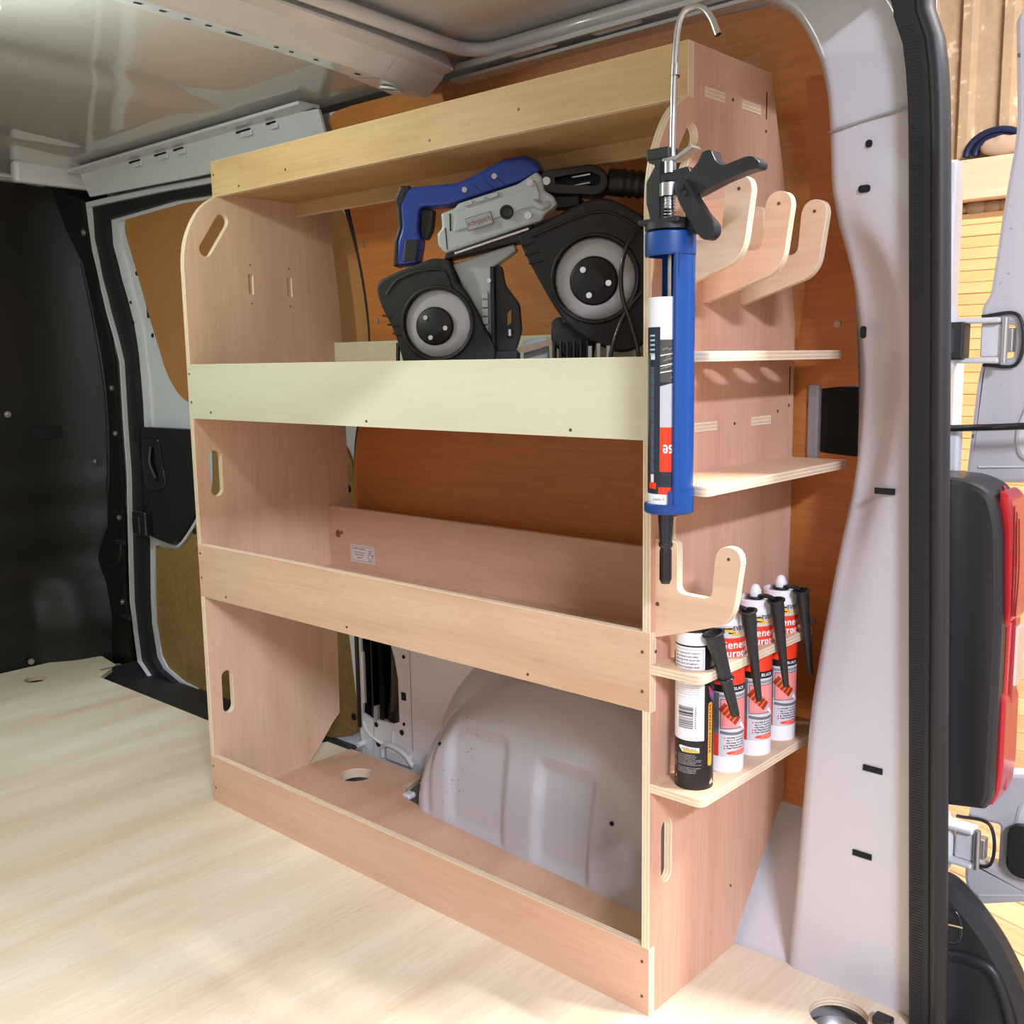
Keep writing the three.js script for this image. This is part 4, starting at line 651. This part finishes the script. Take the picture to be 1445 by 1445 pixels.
  obj('foot', up(merge([box(.05, .055, .045, .10, -.116, -.03, .004), box(.10, .085, .04, .26, -.101, -.035, .006)])), black, t);
  for (let k = 0; k < 6; k++) obj('fin', up(box(.004, .05, .03, .182 + k * .0105, -.058, -.02, .001).rotateZ(.0)), black2, t);
  // mains cable and plug
  obj('cable', up(tube([[.335, .150, -.01], [.318, .136, .010], [.300, .112, .020], [.289, .078, .024], [.289, .034, .024], [.302, -.008, .026], [.312, -.045, .03], [.316, -.10, .03], [.29, -.132, .028], [.24, -.132, .03], [.222, -.12, .03]], .0034, 100, 10)), blackShiny, t);
  obj('cable', up(tube([[.345, .055, -.0], [.323, .041, .012], [.299, .015, .014], [.283, -.017, .018], [.272, -.055, .02], [.268, -.11, .022], [.22, -.133, .03], [.05, -.134, .02], [-.02, -.133, .0], [-.066, -.115, -.03], [-.074, -.07, -.035], [-.073, -.03, -.035]], .0034, 120, 10)), blackShiny, t);
  const pg = obj('plug', up(merge([box(.048, .040, .045, .252, -.084, .012, .008)])), black2, t, 'black three-pin mains plug');
  for (const [x, z] of [[.240, .012], [.252, -.002], [.268, .012]]) obj('pin', up(box(.0062, .022, .004, x, -.052 + (z < 0 ? .004 : 0), z, .0008)), zinc, pg);
}

// ---------------------------------------------------------------- OUTSIDE: tail light, bumper corner, open rear door
{
  const t = thing('tail_light', 'red tail light with a black side housing on the rear corner of the van', 'tail light', [0, 0, 0]);
  const red = phy({ color: lin(.55, .008, .014), roughness: .22, clearcoat: .5, clearcoatRoughness: .06 }), red2 = phy({ color: lin(.36, .006, .010), roughness: .2, clearcoat: 1, clearcoatRoughness: .04 });
  obj('housing', ext(roundPoly([[1.24, .715], [1.335, .712], [1.366, .698], [1.3785, .655], [1.385, .53], [1.385, .30], [1.3775, .2835], [1.24, .262]], [.005, .03, .02, .03, .05, .01, .004, .004]), .09, .008).translate(0, 0, -.378), phy({ color: lin(.016, .015, .015), roughness: .4, clearcoat: .25, clearcoatRoughness: .25 }), t, 'smooth black housing');
  obj('edge_strip', tube([[1.366, .701, -.336], [1.376, .68, -.336], [1.383, .655, -.336], [1.387, .53, -.336], [1.387, .30, -.336]], .003, 60, 8), red2, t);
  obj('lens', ext(roundPoly([[1.368, .700], [1.382, .690], [1.391, .655], [1.393, .55], [1.390, .533], [1.384, .522], [1.372, .52]], [.01, .01, .01, .01, .004, .004, .001]), .06, .004).translate(0, 0, -.37), red, t, 'glossy red lens');
  obj('lens', ext(roundPoly([[1.374, .435], [1.384, .438], [1.390, .425], [1.391, .33], [1.388, .30], [1.381, .284], [1.374, .282]], [.004, .004, .01, .01, .01, .004, .001]), .06, .004).translate(0, 0, -.37), red, t, 'glossy red lens');
  obj('lens', box(.012, .10, .05, 1.3815, .478, -.342, .003), red, t);
  obj('clear_lens', box(.008, .08, .03, 1.389, .48, -.352, .003), phy({ color: lin(.75, .6, .5), roughness: .15, clearcoat: 1 }), t, 'pale clear lens between the red ones');
  for (let k = 0; k < 3; k++) obj('lens_rib', tube([[1.388 + k * .003, .68 - k * .008, -.310 - k * .0], [1.391 + k * .003, .6, -.310], [1.392 + k * .002, .54, -.310]], .0012, 12, 6), red2, t);
  obj('gasket', tube([[1.313, .60, -.289], [1.317, .585, -.289], [1.318, .5, -.289], [1.325, .3, -.289]], .003, 30, 8), blackShiny, t);
}
{
  const t = thing('rear_bumper', 'black plastic rear bumper corner with a curved shoulder below the tail light', 'bumper', [0, 0, 0]);
  obj('shell', ext(roundPoly([[1.26, .172], [1.334, .170], [1.350, .161], [1.372, .142], [1.402, .110], [1.428, .068], [1.448, .025], [1.47, -.06], [1.48, -.30], [1.26, -.30]], [.0, .01, .02, .03, .05, .05, .05, .05, .01, .01]), .05, .014).translate(0, 0, -.332), phy({ color: lin(.020, .020, .020), roughness: .42, clearcoat: .2, clearcoatRoughness: .3 }), t);
  obj('shoulder', tube([[1.325, .068, -.284], [1.375, .078, -.282], [1.398, .074, -.282], [1.42, .03, -.282], [1.435, -.04, -.282]], .008, 40, 10), blackPlastic, t);
  obj('recess', tube([[1.318, .135, -.283], [1.352, .135, -.283], [1.356, .095, -.283], [1.318, .088, -.283]], .003, 24, 8), blackShiny, t);
  obj('straw', tube([[1.325, .112, -.279], [1.345, .118, -.277], [1.362, .119, -.279]], .0012, 8, 6), std({ color: lin(.6, .45, .2), roughness: .8 }), t);
}
{
  const d = structGroup('door_2', 'open white rear door swung out behind the tail light');
  const s = roundPoly([[1.325, 1.30], [1.335, 1.15], [1.326, 1.085], [1.312, .945], [1.302, .93], [1.302, .905], [1.345, .905], [1.345, .862], [1.306, .858], [1.301, .83], [1.292, .70], [1.296, .692], [1.43, .70], [1.45, .66], [1.45, .33], [1.44, .305], [1.33, .285], [1.318, .21], [1.362, .212], [1.362, .152], [1.318, .15], [1.318, .115], [1.331, .080], [1.42, .118], [1.95, .10], [1.95, 1.30]], [.02, .04, .04, .02, .008, .003, .004, .004, .003, .02, .02, .004, .02, .02, .02, .02, .01, .004, .004, .004, .004, .01, .01, .03, .02, .02]);
  obj('door_panel', ext(s, .03, .006).translate(0, 0, -.445), paintDirty, d);
  obj('raised_panel', ext(roundPoly([[1.375, 1.28], [1.37, 1.0], [1.378, .92], [1.38, .85], [1.352, .76], [1.36, .725], [1.6, .73], [1.9, .73], [1.9, 1.28]], .02), .014, .006).translate(0, 0, -.424), paint, d);
  obj('raised_panel', ext(roundPoly([[1.385, .26], [1.372, .16], [1.40, .135], [1.9, .13], [1.9, .26]], .02), .012, .006).translate(0, 0, -.424), paint, d);
  obj('grommet', [ext(roundPoly([[1.376, .228], [1.43, .228], [1.43, .150], [1.376, .150]], .022), .012, .004).translate(0, 0, -.412)], blackPlastic, d);
  obj('crease', tube([[1.31, .715, -.414], [1.42, .722, -.414]], .0015, 6, 6), paint, d); obj('crease', tube([[1.34, .10, -.414], [1.41, .125, -.414]], .0015, 6, 6), paint, d);
  const hinge = (y, h, nm) => {
    const g = structGroup('trim', nm);
    obj('leaf', [box(.075, h * .12, .03, 1.30, y + h * .42, -.395, .003), box(.075, h * .12, .03, 1.30, y - h * .42, -.395, .003), box(.03, h * .7, .02, 1.326, y, -.40, .003)], paint, g);
    obj('check_block', [box(.022, h * .8, .03, 1.286, y, -.382, .004), cyl(.010, .010, h * .5, 1.279, y, -.375, 14)], blackPlastic, g);
    obj('pin', [cyl(.0045, .0045, h * .95, 1.342, y, -.388, 12), box(.012, h * .5, .016, 1.345, y, -.40, .002)], zinc, g);
    obj('recess_edge', tube([[1.305, y + h * .52, -.412], [1.35, y + h * .52, -.412], [1.352, y - h * .5, -.412], [1.31, y - h * .52, -.412]], .0025, 30, 6), blackPlastic, g);
  };
  hinge(.885, .062, 'white upper hinge of the open rear door'); hinge(.180, .060, 'white lower hinge of the open rear door');
  obj('check_strap', tube([[1.22, .766, -.375], [1.33, .772, -.372], [1.36, .774, -.372], [1.46, .782, -.372]], .0048, 30, 10), blackShiny, d);
}
{ // outer corner of the body beside the hinges
  const t = structGroup('trim', 'white outer corner of the van body carrying the door hinges');
  obj('corner', box(.07, 1.0, .10, 1.222, .40, -.46, .015), paint, t);
  obj('edge_strip', box(.020, .44, .03, 1.2665, .90, -.392, .006), paint, t);
  const b = new THREE.SphereGeometry(.05, 32, 24); b.scale(.72, 1.35, .5); b.translate(1.252, .885, -.385); obj('hinge_mount', b, paint, t);
  const b2 = new THREE.SphereGeometry(.05, 32, 24); b2.scale(.62, 1.25, .5); b2.translate(1.278, .170, -.40); obj('hinge_mount', b2, paint, t);
  obj('lower_skin', box(.05, .14, .02, 1.268, .70, -.39, .005), paint, t);
}

// ---------------------------------------------------------------- WORKSHOP
const garageGrey = std({ color: lin(.34, .31, .28), roughness: .85 });
{
  const w = structGroup('wall_far', 'workshop wall of varnished horizontal boards below a ribbed sheet');
  obj('backing', box(8.4, 3.5, .06, 1.0, 1.15, -2.27), std({ color: lin(.5, .36, .2), roughness: .85 }), w);
  const rnd = mulberry(77), mats = [0, 1, 2, 3].map(k => std({ map: veneer(200 + k * 5, [244, 202, 140], [214, 160, 92], { figure: .3, fine: .25, size: 256 }), roughness: .45 })), mats2 = [0, 1, 2, 3].map(k => std({ map: veneer(240 + k * 5, [236, 200, 152], [190, 140, 92], { figure: .4, fine: .25, size: 256 }), roughness: .55 }));
  const mk = h => [0, 1, 2, 3].map(k => { const g = new RoundedBoxGeometry(1.5, h - .0008, .022, 1, .0022); g.clearGroups(); const p = g.attributes.position, uv = g.attributes.uv; for (let i = 0; i < p.count; i++) uv.setXY(i, p.getX(i) + k * .7, p.getY(i) + k * .37); return g; });
  const h1 = .0335, g1 = mk(h1), h2 = .056, g2 = mk(h2);
  for (let k = 0; k < 25; k++) { const m = obj('board', g1[Math.floor(rnd() * 4)], mats[Math.floor(rnd() * 4)], w); m.position.set(.85, 1.28 - h1 * (k + .5), -2.226 + rnd() * .003); }
  for (let k = 0; k < 19; k++) { const m = obj('board', g2[Math.floor(rnd() * 4)], (k < 5 ? mats : mats2)[Math.floor(rnd() * 4)], w); m.position.set(.85, 1.28 - h1 * 25 - h2 * (k + .5), -2.226 + rnd() * .004); }
  const sheetMat = std({ map: (() => { const n = noise2(301); return dataTex(256, 256, (u, v, c) => { const k = n(u * 20, v * 20) * .5 + n(u * 90, v * 90) * .5, s = k > .72 ? 30 : 0; c[0] = 176 + 20 * k + s; c[1] = 150 + 20 * k + s; c[2] = 118 + 20 * k + s; }); })(), roughness: .7 });
  const P = [], zc = -2.225; for (let x = 0; x < 1.7; x += .115) P.push([x, zc], [x + .055, zc], [x + .067, zc + .022], [x + .093, zc + .022], [x + .105, zc]);
  const tp = P.map(([x, z]) => [x, z]); const s = new THREE.Shape(); tp.forEach(([x, z], i) => i ? s.lineTo(x, z) : s.moveTo(x, z)); [...tp].reverse().forEach(([x, z]) => s.lineTo(x, z - .006)); s.closePath();
  const g = new THREE.ExtrudeGeometry(s, { depth: 1.15, bevelEnabled: false }); g.rotateX(-Math.PI / 2); g.scale(1, 1, -1); const ix = g.toNonIndexed(); { const p = ix.attributes.position.array; for (let i = 0; i < p.length; i += 9) for (let q = 0; q < 3; q++) { const a = p[i + 3 + q]; p[i + 3 + q] = p[i + 6 + q]; p[i + 6 + q] = a; } } ix.computeVertexNormals(); metreUV(ix); ix.translate(0, 1.40, 0); obj('ribbed_sheet', ix, sheetMat, w);
  obj('packing', [...Array(26)].map((_, i) => { const q = new THREE.IcosahedronGeometry(.018 + .01 * rnd(), 1); q.scale(1.4, .8, .8); q.translate(.25 + i * .045, 1.292 + rnd() * .008, -2.222); return q; }), std({ color: lin(.42, .30, .20), roughness: .95 }), w);
}
{
  const b = thing('timber_beam', 'pale sawn timber beam fixed along the workshop wall', 'beam', [.85, 1.312, -2.19]);
  const g = new RoundedBoxGeometry(1.5, .115, .07, 2, .004); g.translate(0, .0575, 0); metreUV(g); obj('timber', g, std({ map: veneer(311, [240, 206, 172], [214, 170, 134], { figure: .3 }), roughness: .7 }), b);
  const c = thing('hose_coil', 'dark blue and black hose coil lying on the timber beam', 'hose', [.76, 1.428, -2.185]);
  const arc = (r, y, n, a0, a1) => tube([...Array(n)].map((_, i) => { const a = a0 + (a1 - a0) * i / (n - 1); return [r * Math.cos(a), y + r * .75 * Math.sin(a), .0]; }), .011, 40, 10);
  obj('coil', [arc(.085, .011, 14, 0, Math.PI), arc(.06, .011, 14, 0, Math.PI)], std({ color: lin(.012, .02, .06), roughness: .4 }), c);
  const k = thing('paper_bag', 'crumpled brown paper bag lying in the hose coil on the beam', 'bag', [.78, 1.428, -2.16]);
  const s = new THREE.SphereGeometry(.05, 24, 16); s.scale(1.2, .55, .3); s.translate(0, .027, -.01); const p = s.attributes.position, n = noise2(9); for (let i = 0; i < p.count; i++) { const f = 1 + .25 * (n(p.getX(i) * 90 + 9, p.getY(i) * 90 + 9) - .5); p.setXYZ(i, p.getX(i) * f, Math.max(0, p.getY(i) * f), p.getZ(i) * f); } s.computeVertexNormals(); obj('bag', s, std({ color: lin(.5, .36, .25), roughness: .8 }), k);
}
{
  const f = structGroup('floor', 'workshop floor of sawn softwood boards');
  obj('ground', box(8.4, .1, 6.4, 1.0, -.63, .8), std({ color: lin(.34, .28, .22), roughness: .9 }), f);
  const rnd = mulberry(131), mats = [0, 1, 2, 3].map(k => std({ map: veneer(330 + k * 5, [232, 196, 152], [186, 136, 92], { figure: .5, fine: .3, size: 256 }), roughness: .6 }));
  const w = .105, gs = [0, 1, 2].map(k => { const g = new RoundedBoxGeometry(2.0, .03, w - .004, 1, .003); g.clearGroups(); metreUV(g, 'x', 'z'); return g; });
  const rot = -.30, cx = .95, cz = -1.55; const grp = [];
  for (let k = -7; k < 8; k++) { const m = obj('board', gs[Math.floor(rnd() * 3)], mats[Math.floor(rnd() * 4)], f); const o = k * w; m.position.set(cx + o * Math.sin(rot), -.567 + rnd() * .002, cz + o * Math.cos(rot)); m.rotation.y = rot; }
}
struct('wall_garage', [box(.08, 3.5, 6.4, -3.2, 1.15, .8), box(.08, 3.5, 6.4, 5.2, 1.15, .8), box(8.4, 3.5, .08, 1.0, 1.15, 4.0)], garageGrey, 'plain workshop walls around the van');
struct('ceiling', box(8.4, .06, 6.4, 1.0, 2.93, .8), garageGrey, 'workshop ceiling');

// lamps: fitting, glowing face and the light in front of it
function lamp(o, name, label, housing, dirX, stem) {
  const t = thing(name, label, 'lamp', o.pos), w = dirX ? o.len : o.wid, d = dirX ? o.wid : o.len;
  obj('housing', box(w + .02, .018, d + .02, 0, .011, 0, .004), housing, t);
  if (stem) obj('stem', box(.05, stem, .04, 0, .02 + stem / 2, 0, .003), housing, t);
  obj('diffuser', box(w, .004, d, 0, .0, 0), std({ color: lin(.9, .9, .9), emissive: lin(...o.color), emissiveIntensity: 3 }), t, 'glowing lamp diffuser');
  const l = new THREE.RectAreaLight(new THREE.Color().setRGB(...o.color), o.power, w, d); l.name = name + '_light'; l.position.set(o.pos[0], o.pos[1] - .006, o.pos[2]); l.lookAt(o.pos[0], o.pos[1] - 1, o.pos[2]); scene.add(l);
}
{ // round roof lamp: base, glowing dome and the light inside it
  const t = thing('roof_lamp', 'small round dome lamp under the middle of the van roof', 'lamp', LED.pos);
  obj('base', cyl(.045, .045, .05, 0, .045, 0, 32), whitePlastic, t);
  const d = new THREE.SphereGeometry(.03, 28, 18); obj('dome', d, std({ color: lin(.9, .9, .9), emissive: lin(...LED.color), emissiveIntensity: 4 }), t, 'glowing lamp dome');
  const l = new THREE.PointLight(new THREE.Color().setRGB(...LED.color), LED.candela, 0, 2); l.name = 'roof_lamp_light'; l.castShadow = true; l.position.set(...LED.pos); scene.add(l);
  obj('lens', cyl(.034, .034, .003, 0, -.033, 0, 32), std({ color: lin(.9, .9, .9), emissive: lin(...LED.color), emissiveIntensity: 4 }), t, 'flat glowing lens under the dome');
  const r = new THREE.RectAreaLight(new THREE.Color().setRGB(...LED.color), LED.down, .06, .06); r.name = 'roof_lamp_lens_light'; r.position.set(LED.pos[0], LED.pos[1] - .037, LED.pos[2]); r.lookAt(LED.pos[0], LED.pos[1] - 1, LED.pos[2]); scene.add(r);
}
lamp(LED2, 'roof_lamp', 'slim strip lamp under the front of the van roof', whitePlastic, true, .02);
lamp(TUBE, 'ceiling_lamp', 'long workshop ceiling lamp behind the open rear doors', whitePlastic, false);
lamp(TUBE2, 'ceiling_lamp', 'long workshop ceiling lamp beside the boarded wall', whitePlastic, true);

renderer.render(scene, camera);
